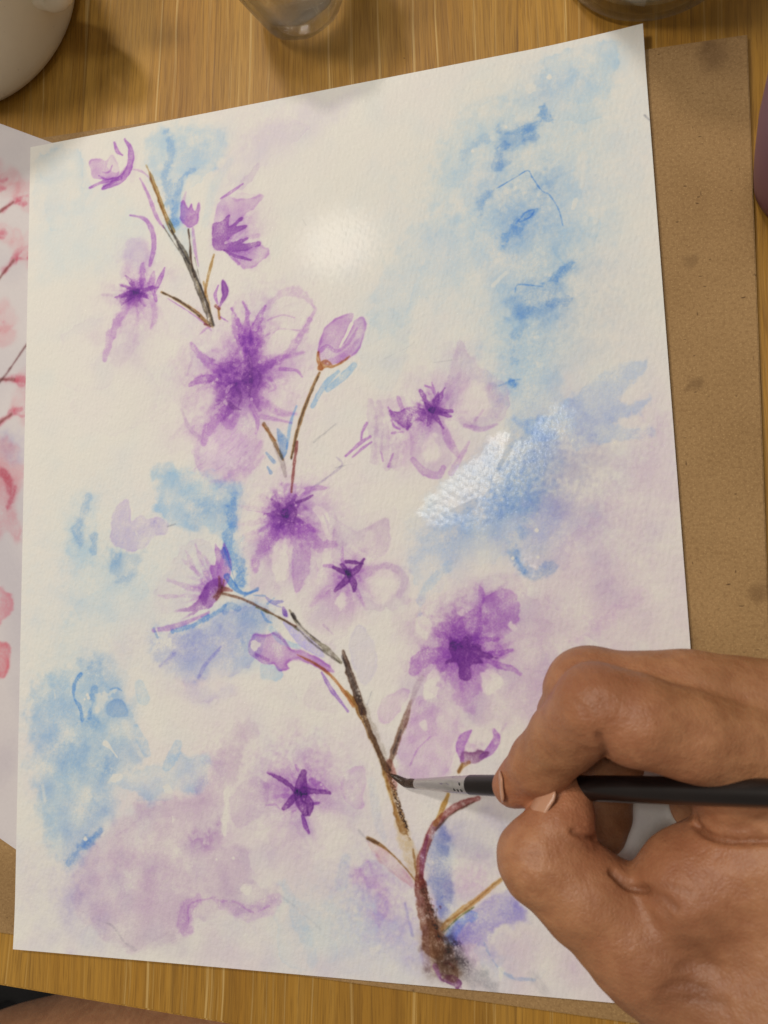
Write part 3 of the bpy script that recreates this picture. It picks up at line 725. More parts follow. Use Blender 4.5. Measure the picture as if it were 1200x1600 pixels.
p.star(446, 802, [(413, 803), (424, 780), (470, 782), (474, 816), (432, 828), (458, 834), (440, 826), (464, 770)], 14, VI, .55, soft=1.6, rough=1.3)
p.stroke([(462, 784), (476, 780), (488, 773)], [4, 4, 2], VD, .7); p.stroke([(468, 772), (490, 762), (512, 762)], [10, 9, 3], MA, .45, soft=2); p.stroke([(482, 820), (490, 828)], [7, 5], MA, .7, soft=2)
p.lift([(464, 764), (476, 765), (465, 774)], .85, 1, .5); p.lift_stroke([(505, 772), (512, 762)], 4, .7)
for q in ((462, 789), (415, 805), (436, 815)): p.dot(*q, 2.2)
p.stroke([(386, 796), (412, 800)], 1.5, MA, .3)

# ---- F7 small dark star
p.wash([(470, 940), (500, 915), (516, 890), (520, 868), (545, 855), (575, 880), (620, 880), (640, 900), (620, 940), (590, 950), (560, 930), (550, 970), (510, 990), (480, 970)], PK, .55, soft=3, rough=3, edge=.22)
p.blob(540, 915, 40, 36, 0, MA, .3); p.lift([(570, 900), (600, 890), (622, 905), (614, 935), (585, 942), (568, 925)], .7, soft=3); p.lift([(504, 862), (518, 860), (514, 876), (504, 884)], .7); p.lift([(528, 930), (538, 922), (540, 940), (530, 955)], .8)
p.stroke([(580, 885), (612, 885), (632, 905), (622, 930)], [5, 10, 10, 8], PK, .5, soft=2); p.stroke([(556, 920), (568, 945)], [7, 2], MA, .35, soft=2); p.stroke([(530, 905), (505, 925), (486, 945)], [8, 9, 6], MA, .25, soft=4)
p.wash([(531, 872), (535, 854), (538, 872), (536, 882)], MA, .5, 1, .6); p.stroke([(506, 883), (520, 884)], [4, 5], MA, .5)
for q, w in (([(521, 886), (534, 891), (546, 896)], [4, 8, 9]), ([(568, 873), (560, 886), (546, 898)], [3, 9, 9]), ([(540, 876), (553, 878), (566, 880)], [5, 5, 4]), ([(544, 892), (540, 906), (523, 922)], [9, 10, 6]), ([(546, 900), (552, 910), (553, 922)], [9, 10, 4]), ([(534, 882), (545, 896)], [5, 8])):
    p.stroke(q, w, VD, .95, soft=.9, rough=.8)
p.stroke([(553, 918), (555, 912)], 5, VD, .5)

# ---- flower seen from the side, left of the middle
p.wash([(238, 930), (262, 890), (292, 855), (320, 848), (338, 880), (336, 910), (310, 935), (280, 955), (250, 955)], PK, .35, soft=5, rough=4, edge=.1)
for q in ([(290, 860), (305, 890), (322, 915)], [(305, 850), (318, 882), (328, 908)], [(262, 905), (290, 915), (318, 922)], [(248, 930), (280, 930), (312, 930)]): p.stroke(q, [3, 6, 5], MA, .2, soft=2, rough=1.5)
p.wash([(336, 848), (346, 862), (350, 848), (358, 866), (362, 886), (358, 904), (346, 918), (334, 910), (328, 884), (336, 880)], MA, .72, soft=1.2, rough=1, edge=.3)
p.wash([(346, 920), (332, 944), (312, 954), (282, 968), (302, 954), (270, 955), (300, 945), (318, 920), (330, 906), (346, 904)], VI, .62, soft=1.6, rough=1.2, edge=.2, fade=[(318, 930), (262, 962)])
p.stroke([(345, 915), (322, 925), (318, 940)], [14, 14, 8], VI, .4, soft=3)
p.stroke([(240, 984), (268, 979), (300, 968), (326, 956)], [6, 8, 6, 3], MA, .5, soft=1.6)
for q in ([(342, 900), (344, 922), (338, 935)], [(334, 932), (348, 920), (362, 922)], [(350, 906), (346, 924)]): p.stroke(q, [2, 7, 3], RB, .7, soft=1.4)
p.blob(342, 924, 9, 9, 0, BR, .5, warp=3)
for q in ((316, 888), (320, 895), (311, 902), (318, 906), (324, 898), (300, 918)): p.dot(*q, 1.8)

# ---- blue, left and middle
p.wash([(238, 740), (258, 728), (300, 736), (372, 758), (370, 790), (372, 830), (380, 880), (384, 902), (372, 918), (358, 880), (346, 845), (320, 822), (290, 826), (246, 800), (250, 770)], pig(142, 172, 192), .72, soft=4, rough=5, edge=.15, mott=.5)
p.blob(322, 800, 28, 20, -20, BL, .55, warp=9); p.blob(362, 785, 18, 26, 10, BL, .5); p.blob(300, 760, 40, 22, 10, CY, .3)
p.stroke([(364, 780), (360, 815), (358, 850), (366, 882), (378, 906)], [10, 14, 14, 16, 12], BD, .5, soft=5, rough=4); p.stroke([(376, 878), (374, 905)], [14, 20], BL, .5, soft=3, rough=2)
p.stroke([(355, 900), (366, 916), (380, 926), (402, 922)], [10, 9, 4, 2], BD, .8, soft=1.5); p.stroke([(350, 855), (362, 890), (368, 912)], 2, BD, .5)
p.wash([(106, 800), (128, 770), (148, 770), (150, 810), (152, 850), (144, 876), (118, 880), (104, 850)], CY, .7, soft=6, rough=4, edge=0)
p.stroke([(136, 776), (132, 800), (122, 826), (126, 850)], [14, 12, 14, 8], BL, .45, soft=5, rough=3); p.stroke([(146, 838), (147, 860)], 11, BL, .5, soft=4, rough=3); p.blob(124, 840, 12, 20, 0, BD, .25)
p.wash([(110, 870), (160, 870), (200, 900), (240, 890), (220, 940), (180, 980), (130, 960), (105, 920)], CY, .4, soft=12, rough=7, edge=0)
p.wash([(170, 880), (182, 860), (206, 866), (228, 858), (216, 880), (212, 896), (190, 912), (178, 896)], BL, .5, soft=3, rough=3, edge=.2); p.blob(180, 874, 12, 16, 20, BD, .5, warp=6); p.blob(196, 905, 18, 8, -20, BL, .4)
p.wash([(172, 830), (178, 800), (192, 782), (202, 784), (206, 812), (220, 802), (232, 810), (246, 806), (262, 818), (258, 834), (240, 836), (230, 852), (206, 862), (188, 856), (176, 848)], pig(178, 158, 184), .46, soft=2.0, rough=2, edge=.3)
p.blob(246, 822, 10, 8, 0, IN, .4); p.stroke([(262, 822), (274, 818)], 1.5, GY, .5); p.lift_stroke([(206, 790), (206, 815)], 3, .6); p.lift_stroke([(212, 830), (218, 845)], 2.5, .5)
p.blob(110, 975, 14, 12, 0, CY, .5)
p.wash([(236, 990), (260, 976), (285, 976), (320, 964), (352, 948), (398, 942), (420, 955), (424, 968), (408, 985), (396, 1000), (400, 1030), (360, 1050), (336, 1040), (320, 1060), (285, 1055), (262, 1040), (240, 1020)], pig(144, 158, 188), .62, soft=7, rough=5, edge=.05, mott=.5)
p.blob(285, 1012, 44, 30, -10, IN, .45, warp=9); p.blob(350, 1005, 40, 30, -10, IN, .25); p.blob(400, 962, 36, 20, 20, BL, .65); p.blob(385, 1005, 16, 14, 0, BL, .6); p.blob(380, 1035, 30, 16, 0, CY, .5)
p.stroke([(270, 986), (300, 976), (336, 958), (352, 945)], [4, 6, 7, 4], BD, .55, soft=2, rough=1.5); p.stroke([(352, 955), (358, 945), (372, 950)], 10, BL, .5, soft=2)
p.stroke([(310, 1058), (322, 1036), (345, 1010)], [3, 5, 3], IN, .5, soft=2.5); p.stroke([(250, 1040), (272, 1020)], [3, 5], IN, .4, soft=3); p.stroke([(408, 955), (416, 968), (424, 972)], 3, BD, .4, soft=1)
p.stroke([(240, 980), (246, 994)], [3, 5], BL, .5); p.lift_stroke([(244, 982), (248, 992)], 3, .8)
p.wash([(405, 1038), (420, 1036), (440, 1050), (432, 1064), (414, 1062)], CY, .6, soft=2, rough=2, edge=.3)
p.stroke([(424, 982), (440, 1000), (466, 1010)], [10, 10, 6], CY, .75, soft=1.4, edge=.3)
p.blob(280, 1075, 60, 20, -5, PK, .5); p.wash([(290, 1060), (330, 1080), (362, 1074), (350, 1090), (300, 1095)], pig(178, 172, 188), .45, soft=5, rough=3)
p.blob(200, 1010, 30, 60, 50, PK, .35)

# ---- big blue, lower left
p.wash([(50, 1080), (90, 1050), (130, 1040), (150, 1022), (172, 1030), (190, 1060), (196, 1090), (214, 1100), (208, 1130), (220, 1186), (186, 1208), (168, 1222), (176, 1268), (150, 1300), (112, 1356), (86, 1330), (62, 1270), (48, 1180)], pig(148, 172, 188), .78, soft=7, rough=6, edge=.05, mott=.45)
p.blob(90, 1130, 50, 60, 0, CY, .4); p.blob(110, 1185, 45, 35, 0, BL, .4, warp=9); p.blob(148, 1050, 22, 26, 10, BL, .6, warp=8); p.blob(140, 1128, 24, 13, 20, BD, .6, warp=6); p.blob(170, 1195, 20, 22, 20, BL, .5); p.blob(165, 1208, 12, 10, 0, BD, .3)
p.blob(160, 1250, 26, 50, 25, CY, .6); p.blob(92, 1290, 25, 40, 0, CY, .2)
p.stroke([(126, 1052), (116, 1068), (116, 1090), (124, 1104), (128, 1122)], [5, 4, 4, 5, 7], BD, .6, soft=1.6, rough=1.2); p.stroke([(148, 1076), (144, 1100), (138, 1120)], [10, 8, 4], BD, .4, soft=3, rough=2)
p.stroke([(172, 1076), (182, 1074), (190, 1078)], 2, BD, .4); p.wash([(166, 1100), (180, 1092), (196, 1098), (200, 1115), (190, 1120), (170, 1118)], BL, .35, soft=1.4, rough=1.5, edge=.4)
p.lift([(150, 1090), (166, 1078), (178, 1078), (170, 1094), (158, 1104), (146, 1108)], .65, soft=3, rough=4); p.lift([(188, 1128), (200, 1126), (206, 1160), (222, 1180), (200, 1150)], .5, soft=2)
p.stroke([(158, 1295), (140, 1312), (122, 1326), (106, 1346)], [6, 13, 12, 6], BL, .75, soft=3.5, rough=3); p.stroke([(150, 1304), (130, 1320)], [5, 7], BD, .4, soft=3)
p.wash([(170, 1218), (200, 1210), (222, 1196), (258, 1196), (270, 1180), (310, 1180), (326, 1184), (322, 1228), (300, 1240), (268, 1230), (252, 1240), (236, 1258), (220, 1240), (200, 1232)], pig(166, 186, 194), .72, soft=2.5, rough=3, edge=.25, mott=.4)
p.stroke([(212, 1138), (222, 1160), (230, 1176)], [12, 16, 12], CY, .6, soft=1.6, rough=1.2); p.stroke([(278, 1162), (270, 1180), (260, 1198)], [14, 17, 14], CY, .7, soft=1.6, rough=1.2); p.stroke([(218, 1070), (224, 1090)], [18, 22], CY, .5, soft=2)
p.lift_stroke([(164, 1160), (172, 1168), (183, 1182)], [9, 5, 2], .85); p.lift([(168, 1218), (178, 1208), (190, 1210), (180, 1220)], .8, 1.4); p.lift([(258, 1228), (264, 1226), (268, 1238), (258, 1238)], .8, 1.2)
p.lift_stroke([(84, 1076), (86, 1090)], 3, .5); p.lift_stroke([(44, 1106), (50, 1094)], 5, .6); p.dot(133, 1310, 3); p.dot(138, 1090, 2.4); p.dot(132, 1092, 2); p.dot(136, 1085, 2)
p.lift_stroke([(66, 1226), (70, 1250)], 5, .5, soft=2)

# ---- mauve, lower left
p.wash([(112, 1372), (130, 1340), (168, 1296), (206, 1262), (245, 1246), (300, 1244), (318, 1210), (340, 1180), (358, 1142), (372, 1126), (394, 1130), (404, 1158), (384, 1162), (372, 1200), (354, 1246), (346, 1300), (352, 1322), (378, 1318), (390, 1340), (388, 1374), (410, 1386), (438, 1384), (432, 1408), (402, 1424), (372, 1424), (350, 1412), (320, 1430), (296, 1446), (270, 1470), (214, 1484), (190, 1480), (150, 1452), (120, 1420)], pig(180, 158, 170), .58, soft=3.5, rough=4, edge=.12, mott=.35, ew=2)
p.blob(320, 1314, 30, 12, -18, VI, .34, warp=9); p.blob(240, 1390, 70, 50, 0, MA, .12, warp=14); p.blob(340, 1200, 25, 50, 20, MA, .14)
p.stroke([(288, 1446), (292, 1420), (308, 1404)], [22, 20, 10], MA, .36, soft=4, rough=3); p.stroke([(294, 1442), (296, 1412), (330, 1402)], 2, MA, .28, soft=1)
p.stroke([(334, 1404), (360, 1416), (392, 1424), (420, 1414), (436, 1394)], [6, 18, 22, 20, 8], MA, .2, soft=4, rough=3); p.stroke([(340, 1406), (366, 1408), (396, 1424), (420, 1414)], 2, MA, .28, soft=1, rough=1.2)
p.stroke([(152, 1436), (176, 1446), (194, 1470), (212, 1482)], 1.6, GY, .2, soft=1, rough=1); p.blob(140, 1450, 40, 30, 0, IN, .14); p.blob(360, 1460, 80, 26, 5, PK, .4); p.blob(110, 1400, 20, 40, 0, IN, .18); p.blob(260, 1470, 80, 20, 0, GY, .15)
p.lift([(266, 1272), (272, 1272), (272, 1284), (268, 1286)], .8, 1); p.lift([(380, 1380), (390, 1384), (388, 1396), (382, 1390)], .7, 1); p.lift([(350, 1240), (360, 1224), (354, 1290), (348, 1300)], .8, 2)
p.dot(338, 1342, 2); p.dot(364, 1340, 2.4)
p.wash([(360, 1250), (372, 1228), (400, 1210), (420, 1230), (410, 1270), (380, 1290), (362, 1280)], PK, .45, soft=2, rough=2, edge=.3)

# ---- lavender leaf, third bud, branches of the middle
p.stroke([(446, 972), (468, 994), (490, 1012), (504, 1024)], [8, 18, 16, 6], pig(176, 168, 196), .8, soft=1.5)
p.wash([(391, 1000), (396, 990), (412, 991), (432, 985), (444, 998), (452, 1012), (478, 1018), (504, 1030), (522, 1048), (506, 1046), (480, 1034), (462, 1030), (448, 1036), (452, 1044), (436, 1046), (428, 1036), (414, 1038), (398, 1028), (387, 1014)], MA, .55, soft=1.3, rough=1.2, edge=.6, mott=.4)
p.lift([(393, 1002), (402, 998), (408, 1004), (398, 1010)], .85, 1.4); p.stroke([(400, 1022), (418, 1030)], [4, 5], VI, .4, soft=1.5); p.stroke([(426, 988), (442, 998), (452, 1012)], 3, VI, .3, soft=1.5)
p.stroke([(520, 1010), (516, 1050)], 8, PK, .35, soft=3); p.stroke([(464, 1022), (492, 1036), (516, 1054), (536, 1078), (552, 1102)], [2, 3, 4, 5, 5], OR, .75)
p.stroke([(540, 1080), (556, 1100), (566, 1120)], [5, 8, 8], OC, .8, mott=.4); p.stroke([(502, 1050), (516, 1074), (528, 1090), (543, 1110)], [3, 6, 5, 3], pig(146, 110, 170), .8)
p.stroke([(345, 926), (376, 934), (410, 950), (440, 966), (462, 978)], [4, 3.5, 3, 3, 2.5], pig(118, 84, 66), .9); p.stroke([(400, 948), (440, 966), (466, 984)], 1.6, pig(90, 90, 50), .7)
p.stroke([(452, 952), (466, 974), (490, 998), (512, 1014), (532, 1034)], [2, 5, 5, 7, 4], pig(140, 132, 112), .85, mott=.45); p.stroke([(462, 978), (486, 1002), (510, 1020), (530, 1034)], [2, 3, 3, 2], GB, .7); p.stroke([(455, 958), (474, 982), (500, 1002)], 1.2, BK, .5)
p.stroke([(382, 930), (402, 920)], [3, 5], BL, .85); p.stroke([(396, 929), (414, 930)], [2, 3], BL, .7); p.wash([(414, 930), (426, 936), (442, 939), (432, 944), (440, 948), (422, 942)], IN, .7, 1, .8); p.stroke([(418, 942), (428, 934)], 3, BL, .6)
p.wash([(441, 948), (446, 950), (449, 962), (442, 960)], pig(104, 72, 150), .9, 1, .5); p.stroke([(457, 959), (460, 964)], 5, BK, .7)
p.wash([(548, 1030), (545, 1000), (560, 975), (582, 1000), (590, 1040), (570, 1070), (556, 1050)], pig(188, 180, 188), .3, soft=1.5, rough=1.5, edge=.4)
p.wash([(590, 1120), (600, 1090), (628, 1076), (640, 1080), (624, 1110), (604, 1130)], MA, .16, soft=1.5, rough=1.5, edge=.35)
p.wash([(478, 1080), (500, 1060), (530, 1090), (530, 1110), (500, 1108), (478, 1100)], PK, .5, soft=3, rough=2)
p.stroke([(573, 1100), (580, 1080)], 1.5, GY, .4); p.stroke([(505, 975), (520, 990)], 2, PK, .7)

# ---- trunk
p.stroke([(560, 1090), (576, 1130), (594, 1172), (606, 1206)], [12, 14, 13, 12], pig(150, 140, 120), .55, soft=3, rough=1.5)
p.stroke([(552, 1090), (568, 1126), (590, 1172), (604, 1208), (618, 1256), (630, 1296)], [5, 7, 6, 9, 11, 13], OB, .8, rough=.9, mott=.4, dens=[.6, 1, .9, 1, .9, .7])
p.stroke([(536, 1016), (546, 1050), (558, 1086), (568, 1112)], [3, 9, 11, 8], BR, 1.05, rough=1, mott=.3); p.stroke([(534, 1024), (548, 1058), (562, 1094)], [2, 5, 5], BK, .5); p.stroke([(563, 1104), (580, 1146), (600, 1192), (606, 1202)], [8, 6, 8, 8], BR, .95, rough=.9)
p.stroke([(566, 1108), (580, 1140)], 2, pig(170, 120, 60), .4)
for (a, b) in ((559, 1077), (561, 1083), (563, 1090), (566, 1096), (558, 1089)): p.dot(a, b, 1.5, .7)
p.stroke([(608, 1204), (616, 1236), (626, 1268), (636, 1296)], [8, 6, 6, 4], BR, .9, dry=.45); p.stroke([(616, 1240), (634, 1290)], 2.4, BK, .9, dry=.5)
p.stroke([(600, 1206), (612, 1250), (622, 1280)], [5, 5, 3], pig(176, 136, 70), .6); p.stroke([(626, 1286), (640, 1330), (650, 1366)], [16, 22, 20], pig(196, 176, 128), .75, soft=3, rough=2, edge=.1)
p.stroke([(645, 1325), (648, 1350), (652, 1372)], [2, 3, 3], OB, .7); p.stroke([(634, 1300), (640, 1310)], 3, OB, .6, dry=.4)
p.stroke([(642, 1094), (634, 1120), (622, 1150), (612, 1180), (608, 1196)], [3, 8, 8, 8, 6], pig(108, 80, 60), .85, soft=1.4, rough=.9, dens=[.2, .8, 1, 1, .8]); p.stroke([(626, 1140), (614, 1176)], 3, BK, .4, soft=1.5)
p.stroke([(608, 1190), (612, 1214), (616, 1230)], [10, 14, 6], pig(150, 96, 84), .6, soft=2); p.stroke([(642, 1098), (650, 1072), (660, 1056)], [5, 8, 5], pig(176, 160, 158), .55, soft=2)
p.stroke([(746, 1246), (712, 1260), (684, 1282), (668, 1312), (657, 1345), (655, 1380)], [7, 9, 9, 10, 11, 12], pig(130, 72, 66), .9, rough=1, mott=.4)
p.stroke([(740, 1252), (706, 1270), (680, 1296)], 2, BR, .6); p.stroke([(668, 1305), (660, 1335), (658, 1370)], [3, 6, 5], pig(110, 50, 100), .6, soft=1.5)
p.stroke([(700, 1240), (690, 1264), (680, 1286)], [5, 6, 6], pig(160, 116, 52), .85); p.stroke([(722, 1192), (716, 1204)], [3, 4], OB, .9)
p.lift_stroke([(676, 1308), (680, 1300)], 4, .7)
p.stroke([(655, 1372), (660, 1404), (668, 1440), (678, 1478)], [13, 18, 22, 30], pig(106, 58, 50), .95, soft=2, rough=1.6, mott=.25, c2=pig(124, 86, 58))
p.stroke([(664, 1396), (676, 1440), (692, 1486), (704, 1516)], [8, 16, 26, 22], pig(96, 66, 46), .7, soft=3.5, rough=2.4, mott=.4)
p.stroke([(662, 1384), (672, 1420), (682, 1448)], [6, 9, 5], BR, .6, dry=.5, soft=1.5)
p.wash([(660, 1450), (690, 1446), (700, 1480), (714, 1500), (722, 1518), (708, 1526), (690, 1520), (670, 1504), (662, 1480)], pig(136, 98, 70), .75, soft=5, rough=3, edge=0)
p.blob(703, 1500, 20, 26, -30, BK, .75, warp=7); p.blob(690, 1508, 18, 16, 0, BR, .7, warp=6); p.blob(698, 1474, 12, 22, 10, BK, .4, warp=5)
p.stroke([(700, 1480), (724, 1512), (752, 1530), (768, 1538)], [16, 24, 24, 10], pig(136, 134, 130), .5, soft=5, rough=4, edge=0); p.stroke([(708, 1480), (726, 1506)], [14, 10], BK, .5, soft=5, rough=4, edge=0, dry=.3)
p.stroke([(690, 1524), (706, 1532), (718, 1534)], [6, 13, 9], pig(110, 60, 98), .75, soft=1.4, rough=3.2, mott=.8); p.stroke([(680, 1508), (688, 1528)], [8, 2], MA, .7, soft=1.5)
p.stroke([(664, 1450), (664, 1490), (668, 1512)], [8, 12, 8], pig(168, 150, 160), .6, soft=3)
p.stroke([(690, 1450), (714, 1426), (742, 1406), (786, 1370)], [6, 7, 7, 5], pig(186, 150, 96), .95, soft=1, mott=.3); p.stroke([(688, 1444), (720, 1424), (782, 1372)], 1.6, OB, .5); p.stroke([(692, 1456), (716, 1432), (740, 1416)], [1.4, 1.6, 1], pig(96, 100, 50), .7)
p.stroke([(574, 1308), (586, 1314), (606, 1328), (630, 1352), (648, 1374)], [5, 5, 2.5, 2, 2], OB, .9); p.stroke([(574, 1309), (590, 1316)], 3, BR, .8); p.wash([(572, 1312), (600, 1326), (626, 1350), (646, 1376), (640, 1384), (610, 1360), (586, 1336)], pig(200, 170, 160), .6, soft=2, rough=1.5)
p.stroke([(560, 1296), (576, 1314)], 3, GY, .25)

# ---- F9 lower left star
p.blob(470, 1215, 52, 44, 0, MA, .34, warp=11); p.blob(450, 1240, 60, 60, 0, PK, .6, warp=8); p.blob(460, 1320, 40, 30, 0, PK, .6); p.blob(500, 1230, 40, 40, 0, PK, .5)
p.wash([(530, 1230), (540, 1212), (560, 1196), (572, 1200), (570, 1230), (566, 1262), (550, 1254), (536, 1244)], MA, .11, soft=2.1, rough=1.5, edge=.4)
p.lift([(480, 1280), (510, 1262), (540, 1270), (550, 1310), (520, 1340), (485, 1325)], .5, soft=6, rough=4); p.lift([(400, 1280), (440, 1270), (450, 1300), (420, 1320), (400, 1310)], .5, soft=6, rough=4)
for q, w in (([(474, 1206), (470, 1230), (470, 1252), (476, 1268)], [8, 20, 18, 10]), ([(418, 1207), (438, 1216), (452, 1226), (466, 1238)], [3, 6, 7, 10]), ([(474, 1234), (494, 1236), (514, 1237)], [12, 7, 4]), ([(464, 1240), (452, 1252), (442, 1262)], [12, 9, 4]), ([(476, 1246), (484, 1254), (482, 1270)], [14, 10, 5])):
    p.stroke(q, w, VD, .88, soft=1, rough=1)
p.stroke([(484, 1255), (498, 1253)], [3, 3], VI, .8); p.stroke([(472, 1273), (477, 1288), (482, 1300)], [4, 7, 5], VI, .85); p.stroke([(418, 1206), (430, 1212)], [5, 6], MA, .4); p.stroke([(486, 1218), (498, 1226), (510, 1234)], [8, 10, 4], MA, .6, soft=2); p.stroke([(462, 1195), (465, 1202)], 4, MA, .6); p.stroke([(416, 1257), (430, 1256), (436, 1262)], 2, MA, .35)
p.dot(501, 1225, 2); p.dot(489, 1244, 1.6)

# ---- F10 right of the middle
p.wash([(625, 965), (680, 932), (800, 905), (870, 970), (865, 1100), (760, 1125), (650, 1112), (628, 1040)], PK, .95, soft=9, rough=6, edge=0, mott=.3)
p.wash([(752, 940), (790, 918), (812, 944), (800, 984), (770, 1000), (748, 990)], MA, .34, soft=1.8, rough=1.6, edge=.35)
p.wash([(650, 1046), (640, 1036), (668, 1016), (690, 1008), (680, 985), (700, 965), (735, 944), (742, 920), (752, 911), (758, 928), (790, 924), (805, 945), (798, 975), (776, 995), (780, 1018), (752, 1036), (748, 1074), (738, 1108), (716, 1100), (700, 1056), (690, 1046), (664, 1058)], MA, .45, soft=3.5, rough=3, edge=.18, mott=.45)
p.blob(716, 985, 40, 38, 30, VI, .42, warp=9); p.blob(726, 1045, 24, 34, 0, MA, .35); p.blob(690, 990, 34, 26, 0, MA, .3); p.blob(775, 955, 40, 34, -20, PK, .5)
p.wash([(694, 990), (712, 970), (736, 950), (750, 946), (752, 970), (746, 996), (720, 1004), (706, 1008)], MA, .42, soft=1.6, rough=1.6, edge=.4)
p.wash([(746, 940), (748, 914), (757, 926), (752, 946)], MA, .4, soft=1.2, rough=.8, edge=.4)
p.stroke([(702, 1018), (676, 1022), (654, 1034), (644, 1048)], [12, 22, 24, 12], MA, .42, soft=1.6, rough=1.2, edge=.4)
p.wash([(700, 1012), (706, 1000), (716, 1004), (728, 994), (736, 1006), (752, 1014), (772, 1024), (774, 1028), (750, 1027), (752, 1034), (742, 1036), (735, 1042), (736, 1056), (726, 1062), (718, 1056), (714, 1034), (698, 1036), (696, 1032), (706, 1026)], VD, .95, soft=1.2, rough=1.2, edge=.2, mott=.4)
p.stroke([(702, 996), (708, 1012)], [4, 8], VD, .6, soft=1.5); p.stroke([(732, 994), (734, 1008)], [8, 10], VD, .5, soft=2); p.stroke([(745, 1000), (776, 997)], [8, 5], MA, .55, soft=1.5)
p.stroke([(756, 1018), (778, 1020), (800, 1014)], [4, 8, 3], MA, .6); p.stroke([(760, 1030), (782, 1040), (800, 1044), (812, 1052)], [6, 9, 8, 5], MA, .55); p.stroke([(744, 1008), (748, 1010)], 5, VD, .7)
p.lift([(648, 978), (658, 962), (674, 976), (676, 992), (660, 996)], .8, soft=2); p.lift([(666, 1066), (676, 1048), (688, 1066), (680, 1088), (664, 1092)], .85, soft=1.6); p.lift([(754, 1050), (770, 1046), (784, 1058), (780, 1076), (760, 1082)], .75, soft=3); p.lift([(714, 956), (726, 948), (722, 962)], .7, 1.4); p.lift([(792, 974), (800, 968), (800, 984)], .6, 1.5)
p.lift_stroke([(727, 1032), (730, 1018)], 2.5, .6); p.dot(753, 1012, 2)
p.stroke([(758, 926), (780, 920), (792, 908), (788, 922)], [2, 6, 3, 2], PK, .6)
p.blob(830, 1040, 50, 60, 0, PK, .3)
# mauve below it and the bud on the right
p.wash([(622, 1200), (618, 1160), (634, 1120), (650, 1092), (676, 1098), (690, 1112), (712, 1108), (720, 1130), (714, 1170), (700, 1210), (660, 1226), (634, 1220)], MA, .36, soft=3, rough=3, edge=.2, mott=.35)
p.wash([(640, 1130), (652, 1100), (672, 1108), (690, 1140), (664, 1150), (640, 1160)], MA, .2, soft=3, rough=2); p.lift([(656, 1130), (664, 1122), (670, 1136), (660, 1142)], .7, 1.5); p.lift([(682, 1120), (700, 1106), (714, 1116), (706, 1136), (690, 1134)], .5, 3); p.lift([(700, 1176), (712, 1160), (714, 1190), (700, 1204)], .6, 2)
p.stroke([(640, 1195), (652, 1170), (672, 1150)], 1.5, MA, .35)
p.stroke([(736, 1140), (724, 1152), (718, 1168), (722, 1186)], [3, 12, 11, 6], MA, .82, soft=1.1); p.stroke([(771, 1139), (776, 1152), (766, 1170), (752, 1182)], [3, 10, 11, 6], MA, .8, soft=1.1)
p.wash([(718, 1186), (722, 1174), (738, 1176), (748, 1170), (762, 1176), (752, 1186), (738, 1192), (722, 1192)], pig(122, 76, 112), .75, soft=1.2, rough=1.2, edge=.3); p.blob(740, 1170, 10, 8, 0, MA, .4); p.stroke([(778, 1150), (790, 1130)], [5, 2], PK, .5)
p.stroke([(732, 1190), (722, 1196), (716, 1206)], [5, 4, 3], OC, .7)

# ---- lower right, violet round the red stem, soft grey left of the thumb
p.wash([(690, 1290), (720, 1270), (770, 1262), (800, 1290), (790, 1330), (760, 1350), (710, 1330)], pig(178, 172, 176), .75, soft=8, rough=5, edge=0)
p.wash([(668, 1320), (684, 1290), (700, 1300), (704, 1360), (708, 1404), (694, 1428), (684, 1424), (672, 1390), (664, 1350)], pig(128, 136, 168), .85, soft=3, rough=3, edge=.12, mott=.5, gran=.2)
p.blob(694, 1330, 16, 24, 0, BL, .35); p.blob(690, 1395, 12, 28, 0, BD, .2); p.blob(690, 1420, 14, 10, 0, IN, .5); p.blob(736, 1366, 26, 22, 0, MA, .35); p.blob(724, 1395, 36, 22, 0, MA, .22); p.blob(700, 1300, 18, 14, 0, IN, .3)
p.wash([(692, 1466), (706, 1446), (734, 1424), (766, 1402), (776, 1394), (800, 1400), (830, 1440), (812, 1440), (786, 1442), (766, 1456), (764, 1476), (744, 1474), (716, 1470)], pig(140, 128, 182), .8, soft=2.5, rough=3, edge=.25, mott=.5)
p.wash([(690, 1470), (700, 1448), (736, 1424), (744, 1432), (714, 1456), (708, 1474)], pig(146, 172, 196), .6, soft=2, rough=2); p.blob(735, 1452, 22, 14, -30, pig(104, 96, 176), .45); p.blob(800, 1425, 12, 10, 0, IN, .4)
p.stroke([(756, 1472), (768, 1496), (784, 1516), (800, 1526), (836, 1528)], 1.6, BL, .35, soft=1, rough=1.4); p.blob(764, 1490, 10, 14, 0, IN, .4); p.blob(795, 1522, 7, 4, 0, BL, .7, warp=3)
p.blob(732, 1490, 18, 22, -20, MA, .4); p.blob(790, 1476, 40, 22, 0, PK, .5); p.blob(770, 1515, 26, 24, 0, CY, .5); p.blob(840, 1510, 40, 30, 0, PK, .4); p.stroke([(830, 1520), (850, 1545)], [8, 12], GY, .2, soft=4)
p.stroke([(812, 1290), (826, 1268)], [12, 6], pig(190, 130, 196), .7, soft=3, rough=2); p.lift([(778, 1510), (784, 1512), (786, 1524), (780, 1526)], .8, 1)
